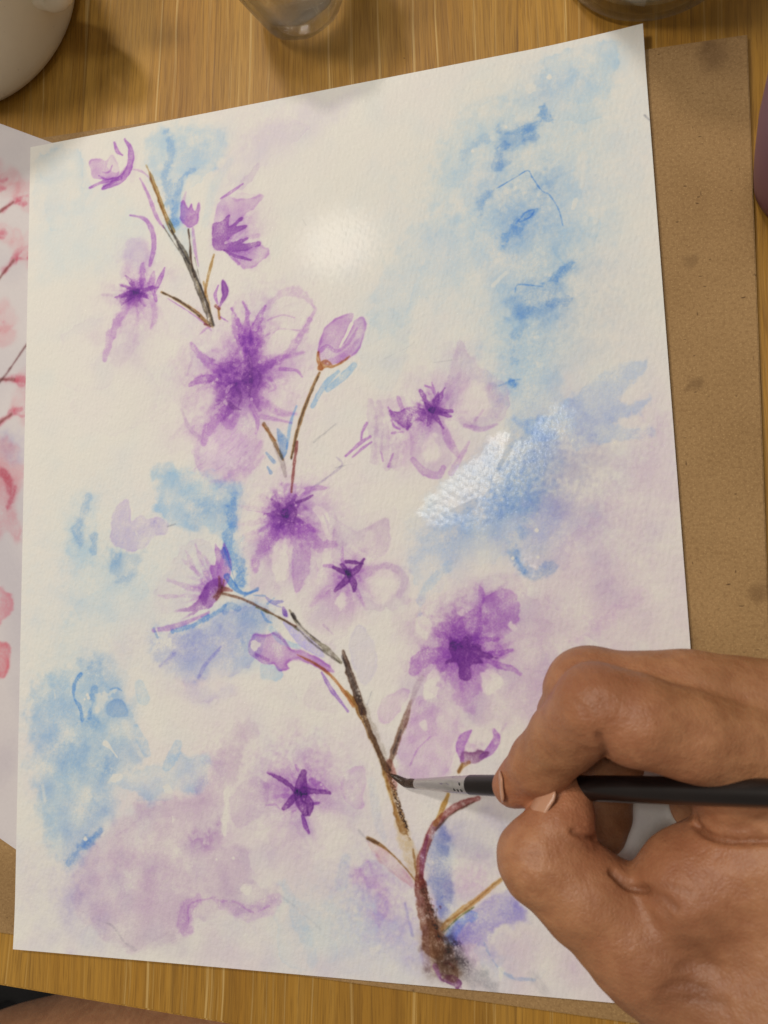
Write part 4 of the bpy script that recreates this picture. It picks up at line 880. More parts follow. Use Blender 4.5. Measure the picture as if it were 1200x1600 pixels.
# lower middle lavender
p.blob(585, 1390, 34, 40, 0, MA, .28, warp=12); p.blob(570, 1420, 26, 30, 0, CY, .5); p.blob(620, 1430, 40, 44, 0, MA, .26, warp=12); p.blob(600, 1460, 50, 40, 0, pig(176, 178, 196), .5, warp=12); p.blob(575, 1365, 26, 14, 0, MA, .25); p.blob(520, 1440, 60, 40, 0, CY, .25)
p.stroke([(560, 1360), (600, 1400), (590, 1440)], [8, 12, 8], MA, .2, soft=4, rough=3); p.stroke([(632, 1410), (644, 1460)], 3, IN, .3, soft=2); p.blob(640, 1500, 30, 30, 0, IN, .18); p.lift([(578, 1478), (592, 1476), (594, 1486), (580, 1488)], .7, 2)
p.stroke([(440, 1380), (470, 1440), (490, 1500)], [10, 18, 14], CY, .35, soft=4, rough=3); p.stroke([(540, 1340), (532, 1380)], [12, 18], CY, .4, soft=4); p.stroke([(580, 1220), (590, 1280), (600, 1310)], [10, 12, 6], pig(190, 192, 188), .5, soft=3)
p.stroke([(430, 1390), (500, 1450)], 2, GY, .12, soft=2)
p.blob(880, 1530, 40, 20, 0, PK, .3)

# ---- pale petals round the centres
k_ = 0
for x, y, c, pet in ((384, 588, MA, ((-78, 112, 50, .22), (-38, 128, 84, .15), (8, 92, 54, .18), (52, 92, 60, .2), (112, 160, 104, .2), (152, 108, 62, .22), (188, 100, 60, .2), (226, 84, 56, .18))),
        (214, 456, MA, ((105, 110, 46, .2), (62, 84, 40, .16), (-95, 90, 60, .16), (178, 66, 34, .14), (-40, 60, 36, .12))),
        (672, 642, MA, ((-58, 118, 62, .12), (-12, 120, 84, .12), (70, 104, 66, .14), (128, 110, 60, .2), (172, 104, 60, .2), (-110, 84, 56, .08))),
        (448, 802, MA, ((128, 104, 56, .24), (86, 128, 60, .2), (38, 108, 60, .22), (-28, 92, 50, .18), (178, 84, 70, .1), (-95, 60, 50, .14))),
        (545, 898, MA, ((-32, 96, 62, .16), (10, 98, 60, .14), (70, 84, 56, .18), (125, 96, 56, .18), (-98, 60, 34, .16), (170, 84, 54, .12))),
        (472, 1238, MA, ((-72, 76, 60, .2), (8, 108, 56, .16), (62, 96, 66, .16), (112, 104, 60, .18), (165, 84, 60, .2), (215, 78, 50, .2))),
        (722, 1014, MA, ((-62, 124, 66, .24), (-25, 110, 62, .18), (18, 104, 40, .16), (72, 108, 60, .22), (118, 96, 46, .2), (158, 92, 52, .24), (212, 84, 56, .2))),
        (350, 385, MA, ((-62, 100, 54, .18), (-30, 84, 40, .18), (22, 78, 36, .2)))):
    for an, ln, wd, a in pet:
        k_ += 1; p.petal(x, y, an, ln, wd, c, a, k_)
# ---- feathery colour pulled out of the flower centres
p.burst(214, 456, 16, 44, 26, MA, .30, 1); p.burst(212, 458, 8, 30, 18, VI, .34, 2)
p.burst(384, 588, 30, 100, 34, MA, .16, 3, w=8); p.burst(386, 584, 18, 58, 26, VI, .15, 4, w=6); p.burst(388, 560, 30, 100, 16, MA, .40, 5, a0=-125, a1=-50, w=6)
p.burst(672, 642, 10, 34, 24, VI, .28, 6, w=3); p.burst(668, 650, 20, 80, 22, MA, .12, 7, w=5)
p.burst(448, 802, 16, 52, 30, VI, .14, 8, w=5); p.burst(448, 808, 30, 96, 34, MA, .22, 9, a0=10, a1=200, w=7)
p.burst(545, 898, 12, 46, 26, MA, .22, 10, w=4); p.burst(545, 898, 10, 26, 16, VI, .3, 11, w=3)
p.burst(340, 922, 20, 92, 26, MA, .22, 12, a0=150, a1=275, w=5)
p.burst(472, 1238, 14, 62, 34, MA, .24, 13, w=5); p.burst(472, 1236, 10, 40, 20, VI, .26, 14, w=4)
p.burst(722, 1018, 24, 104, 46, MA, .24, 15, w=7); p.burst(722, 1010, 16, 66, 34, VI, .26, 16, w=6); p.burst(760, 1020, 20, 60, 10, MA, .3, 17, a0=-30, a1=50, w=5)
p.burst(352, 385, 12, 56, 18, MA, .2, 18, a0=-95, a1=40, w=5)
# ---- rims where puddles dried
for q, c, a in (
    ([(640, 470), (700, 330), (740, 350), (720, 440), (650, 500)], CY, .5), ([(690, 290), (700, 215), (780, 150), (800, 200), (740, 330)], CY, .4),
    ([(850, 95), (958, 70), (952, 150), (926, 190), (860, 180)], CY, .6), ([(880, 300), (900, 260), (915, 330), (940, 350), (900, 420), (860, 380)], CY, .5),
    ([(780, 400), (850, 380), (890, 440), (850, 520), (790, 500)], CY, .5), ([(560, 560), (600, 480), (640, 520), (610, 610)], CY, .3),
    ([(640, 860), (700, 820), (800, 850), (720, 900), (660, 930)], CY, .5), ([(840, 900), (900, 830), (980, 780), (1000, 850), (900, 960)], PK, .5), ([(880, 960), (960, 900), (1020, 960), (960, 1010)], PK, .5),
    ([(60, 262), (70, 238), (110, 232), (130, 250), (120, 330), (80, 360)], CY, .5), ([(250, 215), (330, 205), (340, 250), (280, 300)], CY, .5),
    ([(345, 330), (370, 240), (440, 190), (480, 200), (420, 250), (370, 300)], PK, .6), ([(335, 345), (345, 312), (380, 300), (410, 306), (390, 340)], MA, .3),
    ([(150, 560), (200, 540), (250, 620), (180, 680), (110, 640)], PK, .35), ([(100, 520), (180, 500), (170, 600), (100, 600)], PK, .3),
    ([(300, 650), (350, 640), (410, 660), (400, 730), (340, 755), (305, 720)], MA, .16), ([(420, 500), (470, 470), (490, 510), (450, 560), (415, 560)], PK, .6), ([(400, 600), (450, 590), (460, 640), (410, 650)], PK, .7),
    ([(630, 600), (700, 530), (720, 600), (690, 640)], PK, .4), ([(720, 600), (790, 595), (790, 650), (740, 670)], PK, .6), ([(640, 670), (700, 670), (700, 735), (660, 742)], MA, .25),
    ([(380, 770), (430, 740), (440, 790), (400, 840), (370, 840)], PK, .5), ([(455, 830), (500, 840), (490, 910), (455, 925)], MA, .3), ([(500, 780), (560, 740), (620, 800), (560, 830)], PK, .4), ([(520, 820), (600, 805), (610, 870), (550, 870)], PK, .6), ([(470, 920), (540, 925), (540, 990), (490, 1000)], PK, .6), ([(555, 900), (630, 880), (635, 940), (570, 950)], PK, .6),
    ([(240, 930), (290, 850), (330, 850), (330, 910), (270, 955)], PK, .6), ([(250, 740), (365, 750), (370, 820), (300, 825), (250, 800)], CY, .5), ([(110, 880), (200, 890), (230, 930), (150, 980), (110, 940)], CY, .4), ([(120, 940), (220, 920), (240, 1010), (160, 1060), (90, 1040)], CY, .3),
    ([(270, 985), (400, 945), (420, 970), (390, 1040), (300, 1058)], IN, .25), ([(290, 1060), (370, 1070), (360, 1090), (300, 1095)], PK, .6), ([(390, 1060), (440, 1050), (470, 1130), (400, 1180), (370, 1120)], PK, .4),
    ([(60, 1090), (130, 1050), (200, 1100), (215, 1190), (150, 1240), (70, 1200)], CY, .5), ([(60, 1220), (140, 1230), (130, 1330), (90, 1340)], CY, .4), ([(170, 1215), (270, 1185), (320, 1190), (300, 1240), (220, 1250)], BL, .3),
    ([(120, 1380), (240, 1260), (330, 1250), (350, 1320), (430, 1390), (380, 1425), (290, 1440), (200, 1480)], PK, .6), ([(300, 1330), (380, 1325), (390, 1380), (330, 1400)], PK, .6), ([(370, 1240), (410, 1220), (420, 1290), (370, 1290)], PK, .6),
    ([(430, 1180), (520, 1190), (560, 1260), (500, 1330), (420, 1310)], PK, .4), ([(530, 1210), (570, 1200), (565, 1260), (540, 1250)], MA, .3), ([(560, 1190), (600, 1200), (620, 1290), (580, 1290)], PK, .5),
    ([(640, 1040), (690, 990), (740, 940), (800, 930), (790, 990), (750, 1080), (700, 1100)], MA, .25), ([(780, 920), (850, 950), (840, 1010), (790, 1000)], PK, .6), ([(810, 1050), (860, 1060), (840, 1120), (790, 1110)], PK, .6),
    ([(625, 1150), (660, 1095), (715, 1115), (700, 1205), (640, 1220)], MA, .3), ([(690, 1280), (770, 1265), (790, 1330), (720, 1340)], GY, .2), ([(545, 1360), (600, 1350), (640, 1420), (600, 1490), (540, 1450)], IN, .2), ([(440, 1380), (520, 1400), (520, 1500), (440, 1500)], CY, .4), ([(740, 1480), (800, 1450), (860, 1500), (800, 1540)], CY, .4)):
    p.rim(q, c, a)

# paper left white between the petals
for q, a in (([(646, 980), (656, 962), (674, 974), (678, 990), (662, 1000), (650, 996)], .75), ([(664, 1068), (674, 1046), (690, 1062), (684, 1086), (668, 1094)], .8), ([(752, 1052), (768, 1044), (786, 1056), (782, 1078), (760, 1084)], .75), ([(792, 974), (800, 966), (802, 984)], .6),
        ([(424, 868), (432, 848), (446, 840), (456, 840), (456, 866), (448, 898), (430, 904)], .62), ([(384, 810), (396, 784), (412, 790), (404, 826), (388, 842)], .5), ([(572, 902), (598, 892), (618, 906), (610, 932), (588, 938)], .6), ([(528, 930), (538, 922), (542, 940), (532, 956)], .7),
        ([(408, 540), (424, 520), (446, 508), (460, 522), (450, 548), (424, 560)], .5), ([(412, 604), (432, 596), (446, 614), (436, 634), (416, 630)], .5), ([(312, 612), (332, 608), (334, 632), (312, 644)], .45), ([(488, 1284), (514, 1270), (536, 1284), (530, 1316), (500, 1322)], .45), ([(662, 692), (674, 680), (686, 692), (682, 714), (668, 718)], .6), ([(724, 612), (748, 604), (760, 624), (748, 646), (728, 644)], .55)):
    p.lift(q, a * .75, soft=2.6, rough=2.6)
# fine dark lines inside the centres
for q, w, a in (([(388, 548), (392, 580), (390, 618)], [3, 7, 3], .5), ([(366, 600), (376, 618), (372, 636)], [2, 5, 2], .4), ([(352, 622), (362, 634), (376, 640)], [2, 6, 3], .45), ([(400, 575), (408, 590), (402, 604)], [2, 5, 2], .35), ([(436, 790), (444, 812), (460, 816)], [2, 4, 2], .5), ([(428, 800), (440, 806), (458, 798)], [2, 5, 2], .4), ([(452, 786), (462, 800), (458, 818)], [2, 5, 2], .45), ([(205, 450), (214, 460), (226, 458)], [2, 6, 2], .4), ([(712, 996), (724, 1010), (742, 1022)], [2, 6, 3], .3)):
    p.stroke(q, w, VD, a, soft=1, rough=.8)
for i in range(40):                                  # hatching on the big lower petal
    rg = np.random.default_rng(100 + i); x0, y0 = 312 + 84 * rg.random(), 668 + 60 * rg.random()
    p.stroke([(x0, y0), (x0 - 8, y0 + 8), (x0 - 20 * rg.random() - 6, y0 + 16)], [1, 2.4, 1], MA, .10, soft=1, rough=.6, edge=0)
for i in range(70):                                  # grains of pigment settled in the trunk
    rg = np.random.default_rng(300 + i); t = rg.random(); x0 = 660 + 44 * t + rg.normal(0, 6); y0 = 1385 + 125 * t
    p.stroke([(x0, y0), (x0 + 1, y0 + 3)], [2 + 2 * rg.random(), 1], BR if i % 3 else RB, .5, soft=.8, rough=.5, edge=0)

# pencil marks
for q in ([(472, 342), (478, 352)], [(600, 560), (640, 540), (650, 530)], [(676, 566), (720, 560)]): p.stroke(q, 1.1, GY, .28, edge=0)

# ---- where the paint is still wet and shines
p.wetten([(655, 788), (702, 744), (757, 700), (764, 680), (790, 676), (806, 690), (832, 668), (856, 640), (880, 632), (905, 640), (890, 680), (866, 712), (842, 760), (820, 800), (800, 828), (760, 830), (700, 822), (668, 818)], 1.0, soft=4.5, rough=2.6)
f_ = p.fadef((slice(0, p.h), slice(0, p.w)), [(885, 780), (770, 690)]); p.wet *= np.clip(1.1 - 1.1 * f_ + (0.05 + 0.32 * f_) * (p.n5 + p.n3 * .5), 0, 1)
r_ = p.dist_stroke([(802, 680), (790, 710), (776, 735)], [10, 8, 3], 6); p.wet[r_[0]] *= 1 - p.sstep(r_[1], 1.5)
W_ = p.win(p.pts([(700, 775), (745, 800)]), 30); p.wet[W_] *= 1 - p.sstep(p.sdf_poly([(702, 797), (728, 784), (742, 778), (746, 788), (732, 800), (720, 802)], W_), 1.5)
p.wet_spot(528, 378, 78, 66, .64, 4.0)
p.wet_spot(350, 700, 50, 40, .42, 6.0)
p.wet_spot(822, 880, 22, 18, .9, 4.0)
dark = np.clip(p.A.sum(-1) / 4.0 - 0.45, 0, 1) * 0.12
p.wet = np.maximum(p.wet, dark)
painting_image = p.image('watercolour', (0.81, 0.797, 0.742))
wet_image = p.wet_image('wet_paint')


# ------------------------------------------------------------------ the painted sheet and the printed sheet under it
def paper_material(name, image, wet=None, grain=1.0, rough=0.62):
    M = Mat(name)
    tex = M.new('ShaderNodeTexImage', image=image, interpolation='Cubic', extension='EXTEND')
    uv = M.new('ShaderNodeUVMap', uv_map='paper'); M.link(uv.outputs[0], tex.inputs[0])
    M.link(tex.outputs['Color'], M.b.inputs['Base Color'])
    co = M.coord('Object')
    a = M.noise(co, 900, 3, 0.55)
    b = M.noise(M.mapping(co, (1, 1, 1), rot=(0, 0, 0.6)), 340, 2, 0.5)
    # felt marks: short slanting ridges in rows
    w = M.new('ShaderNodeTexWave', wave_type='BANDS', bands_direction='X', wave_profile='SIN')
    w.inputs['Scale'].default_value = 210; w.inputs['Distortion'].default_value = 5.0; w.inputs['Detail'].default_value = 2; w.inputs['Detail Scale'].default_value = 1.2
    M.link(M.mapping(co, (1, 0.5, 1), rot=(0, 0, 0.35)), w.inputs['Vector'])
    h = M.math('ADD', M.math('ADD', a, M.math('MULTIPLY', b, 1.3)), M.math('MULTIPLY', w.outputs['Fac'], 0.06))
    vo = M.new('ShaderNodeTexVoronoi', feature='SMOOTH_F1'); vo.inputs['Scale'].default_value = 560; vo.inputs['Smoothness'].default_value = 0.5; vo.inputs['Randomness'].default_value = 0.5
    M.link(M.mapping(co, (1, 0.66, 1), rot=(0, 0, 0.38)), vo.inputs['Vector'])
    weave = M.math('SUBTRACT', M.math('MULTIPLY_ADD', a, 0.35, 1.28), M.math('MULTIPLY', vo.outputs['Distance'], 1.1))
    h = M.math('SUBTRACT', h, M.math('MULTIPLY', vo.outputs['Distance'], 0.7))
    if wet:
        wx = M.new('ShaderNodeTexImage', image=wet, interpolation='Linear', extension='EXTEND'); M.link(uv.outputs[0], wx.inputs[0])
        wt = wx.outputs['Color']
        hm = M.new('ShaderNodeMix', data_type='FLOAT'); M.link(wt, hm.inputs[0]); M.link(h, hm.inputs[2]); M.link(weave, hm.inputs[3]); h = hm.outputs[0]
    M.link(M.bump(h, 0.5 * grain, 0.00028), M.b.inputs['Normal'])
    if wet:
        r = M.math('SUBTRACT', rough, M.math('MULTIPLY', wt, rough - 0.28))
        M.link(r, M.b.inputs['Roughness'])
        M.link(M.math('ADD', 0.12, M.math('MULTIPLY', wt, 0.6)), M.b.inputs['Specular IOR Level'])
    else:
        M.set(Roughness=rough, Specular_IOR_Level=0.3)
    return M.m

def sheet_mesh(name, w, h, th, nx, ny, zf, mat):
    xs = np.linspace(0, w, nx + 1); ys = np.linspace(0, h, ny + 1)
    top = [(x, y, zf(x / w, y / h)) for y in ys for x in xs]
    bot = [(x, y, z - th) for x, y, z in top]
    n = len(top); f = []
    idx = lambda i, j: j * (nx + 1) + i
    for j in range(ny):
        for i in range(nx):
            q = (idx(i, j), idx(i + 1, j), idx(i + 1, j + 1), idx(i, j + 1))
            f.append(q); f.append(tuple(n + k for k in q[::-1]))
    rim = [idx(i, 0) for i in range(nx)] + [idx(nx, j) for j in range(ny)] + [idx(i, ny) for i in range(nx, 0, -1)] + [idx(0, j) for j in range(ny, 0, -1)]
    V = top + bot
    for a, b in zip(rim, rim[1:] + rim[:1]):          # the cut edge has its own vertices so that it stays crisp
        k = len(V); V = V + [top[a], bot[a], bot[b], top[b]]; f.append((k, k + 1, k + 2, k + 3))
    o = mesh_obj(name, V, f, mat)
    me = o.data
    uvl = me.uv_layers.new(name='paper')
    vi = np.empty(len(me.loops), np.int32); me.loops.foreach_get('vertex_index', vi)
    co = np.array(V)[vi]
    uvl.data.foreach_set('uv', np.column_stack([co[:, 0] / w, co[:, 1] / h]).ravel().astype(np.float32))
    for pl in me.polygons:
        if abs(pl.normal.z) < 0.5: pl.use_smooth = False
    return o

def lift_z(u, v):
    e = max(0.0, (u - 0.86) / 0.14); b = max(0.0, (0.06 - v) / 0.06); t = max(0.0, (v - 0.95) / 0.05)
    return 0.0010 * e * e + 0.0006 * b * b + 0.0010 * t * e + 0.00025 * (1 + math.sin(5 * u + 3) * math.cos(4 * v + 1) - 1)
painting = sheet_mesh('painting', PW, PH, 0.0004, 48, 62, lift_z, paper_material('watercolour_paper', painting_image, wet_image))
tag(painting, 'watercolour of violet blossoms on a brown branch, still wet in places', 'painting')

# the printed sheet: A4 lying askew, mostly hidden
SA = math.radians(-27.5); su = np.array([math.cos(SA), math.sin(SA)]); sv = np.array([-su[1], su[0]])
Z_S = -0.00075
s_top = at(0, 193, Z_S)[:2]; s_bot = at(0, 1310, Z_S)[:2]
s_h = float((s_top - s_bot) @ sv); s_w = 0.297
s0 = s_top + su * (0.150 - s_w) - sv * s_h
RK = 2600.0
def to_ref(P):
    out = np.empty((len(P), 2))
    for i, (x, y) in enumerate(P):
        d = at(x, y, Z_S)[:2] - s0
        out[i] = (d @ su * RK, (s_h - d @ sv) * RK)
    return out
PAPER_PX = (206, 196, 198)
r = Paint(int(s_w * RK), int(s_h * RK), to_ref, 5, k=0.6)
r.A += (np.clip(0.35 + 0.3 * r.n200 + 0.15 * r.n80, 0, 1) * 0.55)[..., None] * pig(178, 170, 180)
def blossom(x, y, s, tilt):
    c, q = math.cos(tilt), math.sin(tilt)
    R = lambda a, b: (x + s * (a * c - b * q), y + s * (a * q + b * c))
    r.wash([R(0, 0), R(14, -22), R(36, -40), R(52, -30), R(50, -8), R(30, 8)], pig(206, 150, 158), .5, soft=2.5, rough=2.2, edge=.3)
    r.wash([R(4, 6), R(30, -2), R(58, -6), R(66, 14), R(48, 30), R(20, 26)], pig(204, 146, 154), .5, soft=2.5, rough=2.2, edge=.3)
    r.wash([R(-4, 2), R(0, -30), R(12, -52), R(24, -40), R(18, -14)], pig(206, 150, 158), .5, soft=2.5, rough=2.2, edge=.3)
    r.stroke([R(-30, 26), R(-8, 8), R(10, -2), R(30, -10)], [5 * s, 12 * s, 10 * s, 3 * s], ROSE, .55, soft=3, rough=2)
    r.stroke([R(2, 6), R(16, 12), R(28, 10)], [8 * s, 7 * s, 2], ROSE, .5, soft=2, rough=1.5)
    r.stroke([R(-60, 46), R(-30, 24), R(-6, 8)], [3, 4, 4], pig(120, 70, 70), .7)
for b in ((24, 310, .62, 0), (-12, 284, .7, .1), (24, 398, .8, -.3), (-4, 364, .4, .3), (22, 640, .75, .0), (26, 590, .5, .6), (-20, 500, .8, .4), (-70, 380, 1.0, .2), (-90, 620, 1.1, -.2), (-160, 480, 1.1, .3), (-170, 760, 1.2, 0), (-80, 900, 1.1, .5), (-130, 1080, 1.1, .1)):
    blossom(*b)
r.stroke([(-60, 640), (-5, 600), (42, 536)], [5, 3, 2.5], pig(110, 74, 78), .8)
r.wash([(-30, 700), (10, 690), (36, 720), (30, 770), (24, 800), (30, 840), (10, 830), (-20, 850), (-50, 790)], pig(204, 130, 142), .65, soft=3, rough=3, edge=.35, mott=.5)
r.stroke([(-20, 730), (8, 742), (20, 770), (12, 790)], [6, 10, 9, 4], RED, .55, soft=3, rough=2)
r.blob(18, 700, 30, 20, 0, IN, .3)
r.wash([(-40, 930), (0, 916), (18, 930), (20, 950), (6, 970), (-20, 980)], pig(206, 128, 142), .7, soft=2, rough=2, edge=.4)
r.wash([(-40, 1010), (0, 1002), (14, 1012), (12, 1046), (0, 1056), (-30, 1050)], pig(204, 124, 136), .85, soft=2, rough=2, edge=.4)
r.blob(-20, 1180, 70, 60, 0, pig(190, 176, 186), .4)
ref_image = r.image('printed_blossoms', (0.66, 0.62, 0.63))
ref = sheet_mesh('printed_sheet', s_w, s_h, 0.0002, 30, 22, lambda u, v: 0.0, paper_material('printed_paper', ref_image, grain=0.3, rough=0.5))
ref.location = (s0[0], s0[1], Z_S); ref.rotation_euler = (0, 0, SA)
tag(ref, 'greyish sheet with pink and red blossoms sticking out under the left side of the painting', 'reference sheet')

# ------------------------------------------------------------------ mug, glasses and cup
def ceramic(name, col, rough=0.35, spots=True):
    M = Mat(name); co = M.coord('Object')
    n = M.noise(co, 60, 4, 0.6)
    c = M.mix(M.ramp(n, [(0.35, 0.0), (0.75, 0.35)]), col, np.asarray(col) * 0.86)
    if spots:
        s = M.noise(co, 420, 2, 0.5)
        c = M.mix(M.ramp(s, [(0.7, 0.0), (0.75, 0.25)]), c, np.asarray(col) * 0.6)
    M.link(c, M.b.inputs['Base Color']); M.set(Roughness=rough, Specular_IOR_Level=0.4)
    M.link(M.bump(n, 0.15, 0.001), M.b.inputs['Normal'])
    return M.m

stoneware = ceramic('grey_stoneware', srgb(236, 226, 200), 0.42)
mc = at(-20, 20, Z_TABLE); mr = 0.0468
mug = empty('mug', mc)
tag(mug, 'greyish white stoneware mug standing in the far left corner', 'mug')
prof = [(0, 0.0), (mr * .86, 0.0), (mr * .93, 0.0007), (mr * .97, 0.002), (mr * .995, 0.0045), (mr * 1.0, 0.008), (mr * 1.0, 0.03), (mr * 1.0, 0.078), (mr * .995, 0.0805), (mr * .97, 0.082), (mr * .94, 0.0805), (mr * .925, 0.076), (mr * .92, 0.02), (mr * .85, 0.009), (mr * .5, 0.005), (0, 0.0045)]
lathe('body', [(a, b) for a, b in prof], mc, stoneware, mug, n=128)
ha = math.radians(-22)
hd = np.array([math.cos(ha), math.sin(ha), 0.0])
hp = [mc + hd * a + np.array([0, 0, b]) for a, b in ((mr * .97, 0.020), (mr * 1.10, 0.0185), (mr * 1.3, 0.026), (mr * 1.42, 0.042), (mr * 1.38, 0.060), (mr * 1.2, 0.068), (mr * .97, 0.068))]
hs = spline(hp, n=10)
tube('handle', hs, np.interp(np.linspace(0, 1, len(hs)), [0, .1, .5, .9, 1], [.0066, .0052, .0046, .0052, .0064]), stoneware, mug, up=(hd[1], -hd[0], 0.0))

def glass_mat(name, col=(1, 1, 1), rough=0.0, ior=1.47):
    M = Mat(name)
    M.set(Base_Color=(*col, 1), Roughness=rough, IOR=ior, Transmission_Weight=1.0)
    return M.m
def thin_glass(name):
    M = Mat(name)
    t = M.new('ShaderNodeBsdfTransparent'); t.inputs[0].default_value = (0.955, 0.965, 0.955, 1)
    g = M.new('ShaderNodeBsdfGlossy'); g.inputs['Roughness'].default_value = 0.02
    lw = M.new('ShaderNodeLayerWeight'); lw.inputs['Blend'].default_value = 0.5
    x = M.new('ShaderNodeMixShader')
    M.link(M.math('MULTIPLY_ADD', M.math('POWER', lw.outputs['Facing'], 2.6), 0.8, 0.05), x.inputs[0]); M.link(t.outputs[0], x.inputs[1]); M.link(g.outputs[0], x.inputs[2])
    M.set(Base_Color=(0.985, 0.99, 0.985, 1), Roughness=0.0, IOR=1.47, Transmission_Weight=1.0)
    y = M.new('ShaderNodeMixShader'); y.inputs[0].default_value = 0.35
    M.link(x.outputs[0], y.inputs[1]); M.link(M.b.outputs[0], y.inputs[2])
    M.link(y.outputs[0], M.n['Material Output'].inputs['Surface'])
    return M.m
clear = thin_glass('clear_glass')
wmx = Mat('water')
wmx.set(Base_Color=(0.93, 0.92, 0.90, 1), Roughness=0.0, IOR=1.333, Transmission_Weight=0.94)
wtr = wmx.new('ShaderNodeBsdfTransparent'); wtr.inputs[0].default_value = (0.96, 0.96, 0.94, 1)
wms = wmx.new('ShaderNodeMixShader'); wms.inputs[0].default_value = 0.3
wmx.link(wmx.b.outputs[0], wms.inputs[1]); wmx.link(wtr.outputs[0], wms.inputs[2]); wmx.link(wms.outputs[0], wmx.n['Material Output'].inputs['Surface'])
water_m = wmx.m
murky = Mat('murky_rinse_water')
murky.set(Base_Color=(*srgb(236, 226, 196), 1), Roughness=0.25, IOR=1.333, Transmission_Weight=0.25)
mtr = murky.new('ShaderNodeBsdfTransparent'); mms = murky.new('ShaderNodeMixShader'); mms.inputs[0].default_value = 0.30
murky.link(murky.b.outputs[0], mms.inputs[1]); murky.link(mtr.outputs[0], mms.inputs[2]); murky.link(mms.outputs[0], murky.n['Material Output'].inputs['Surface'])

def tumbler(px, py, rad, top, hgt, fill, label, wm, wlabel, name='water_glass', flute=0.0):
    c = at(px, py, Z_TABLE + 0.0002)
    g = empty(name, c); tag(g, label, 'glass', 'rinsing glasses at the far edge')
    w = 0.0018
    R = lambda z: rad + (top - rad) * (z / hgt) ** 0.8
    out = [(0, 0.0012), (rad * .55, 0.001), (rad * .80, 0.0003), (rad * .90, 0.0), (rad * .97, 0.0008)] + [(R(z), z) for z in np.linspace(0.0025, hgt, 26)]
    inn = [(R(hgt) - w * .5, hgt + 0.0008)] + [(R(z) - w, z) for z in np.linspace(hgt, 0.009, 22)] + [(rad * .86, 0.0066), (rad * .6, 0.0056), (0, 0.0054)]
    body = lathe('vessel', out + inn, c, clear, g, n=120)
    if flute:
        me = body.data
        for v in me.vertices:
            dx, dy = v.co.x - c[0], v.co.y - c[1]
            rr = math.hypot(dx, dy)
            if rr < rad * .5: continue
            a = math.atan2(dy, dx); z = v.co.z - c[2]
            s = 1 + flute * math.cos(9 * a + z * 60) * min(1, z / 0.006) * (1 if rr > R(max(z, .0)) - w * .6 else 0.3)
            v.co.x = c[0] + dx * s; v.co.y = c[1] + dy * s
    e = 0.00012
    wp = [(0, 0.0054 + e), (rad * .6 - e, 0.0056 + e), (rad * .86 - e, 0.0066 + e)] + [(R(z) - w - e - flute * rad * .3, z) for z in np.linspace(0.009 + e, fill, 12)] + [(R(fill) - w * 1.6 - flute * rad * .3, fill - 0.0007), (rad * .5, fill - 0.0010), (0, fill - 0.0010)]
    wo = lathe('water', wp, c, wm, g, n=96)
    return g
r1 = float(np.linalg.norm(at(538, 6, Z_TABLE) - at(475, 6, Z_TABLE)))
tumbler(474, 4, r1, r1 * 1.55, 0.050, 0.034, 'small clear tumbler of water with rippled sides, beside the top edge of the painting', water_m, '', flute=0.05)
r2 = float(np.linalg.norm(at(1110, 0, Z_TABLE) - at(920, 0, Z_TABLE))) * 0.80
tumbler(1018, -96, r2, r2 * 1.12, 0.085, 0.050, 'wide glass of cloudy rinse water behind the far right corner of the painting', murky.m, '')

plum = ceramic('plum_glaze', srgb(122, 80, 100), 0.45, False)
cc = at(1262, 290, Z_TABLE)
cup = empty('cup', cc); tag(cup, 'dull purple rounded cup cut off by the right edge, next to the hardboard', 'cup')
cr = 0.0175
cp = [(0, 0), (cr * .7, 0), (cr * .85, .0008), (cr * .95, .003), (cr * 1.02, .008), (cr * 1.16, .02), (cr * 1.32, .036), (cr * 1.45, .056), (cr * 1.50, .066), (cr * 1.49, .0675), (cr * 1.44, .067), (cr * 1.40, .060), (cr * 1.2, .034), (cr * .95, .012), (cr * .6, .005), (0, .0045)]
lathe('body', cp, cc, plum, cup, n=96)
ta = math.radians(20); td = np.array([math.cos(ta), math.sin(ta), 0])
hp = [cc + td * a + np.array([0, 0, b]) for a, b in ((cr * 1.12, .018), (cr * 1.5, .017), (cr * 1.95, .026), (cr * 2.05, .04), (cr * 1.8, .052), (cr * 1.4, .055))]
hs = spline(hp, n=8)
tube('handle', hs, np.full(len(hs), .0034), plum, cup, n=16, up=(td[1], -td[0], 0.0))

# ------------------------------------------------------------------ the painter: a hand grown as one distance field
MM = 1000.0
def P3(px, py, z, r): return (*(at(px, py, z / MM) * MM), r)
def round_cone(X, a, b):
    """signed distance to a tapered capsule"""
    pa = X - np.array(a[:3], np.float32); ba = np.array(b[:3], np.float32) - np.array(a[:3], np.float32)
    h = np.clip((pa @ ba) / float(ba @ ba), 0, 1)
    return np.sqrt(((pa - h[..., None] * ba) ** 2).sum(-1)) - (a[3] + (b[3] - a[3]) * h)
def smin(a, b, k):
    h = np.clip(0.5 + 0.5 * (b - a) / k, 0, 1)
    return b * (1 - h) + a * h - k * h * (1 - h)
def chain(X, pts, k):
    d = None
    for a, b in zip(pts[:-1], pts[1:]):
        q = round_cone(X, a, b); d = q if d is None else smin(d, q, k)
    return d

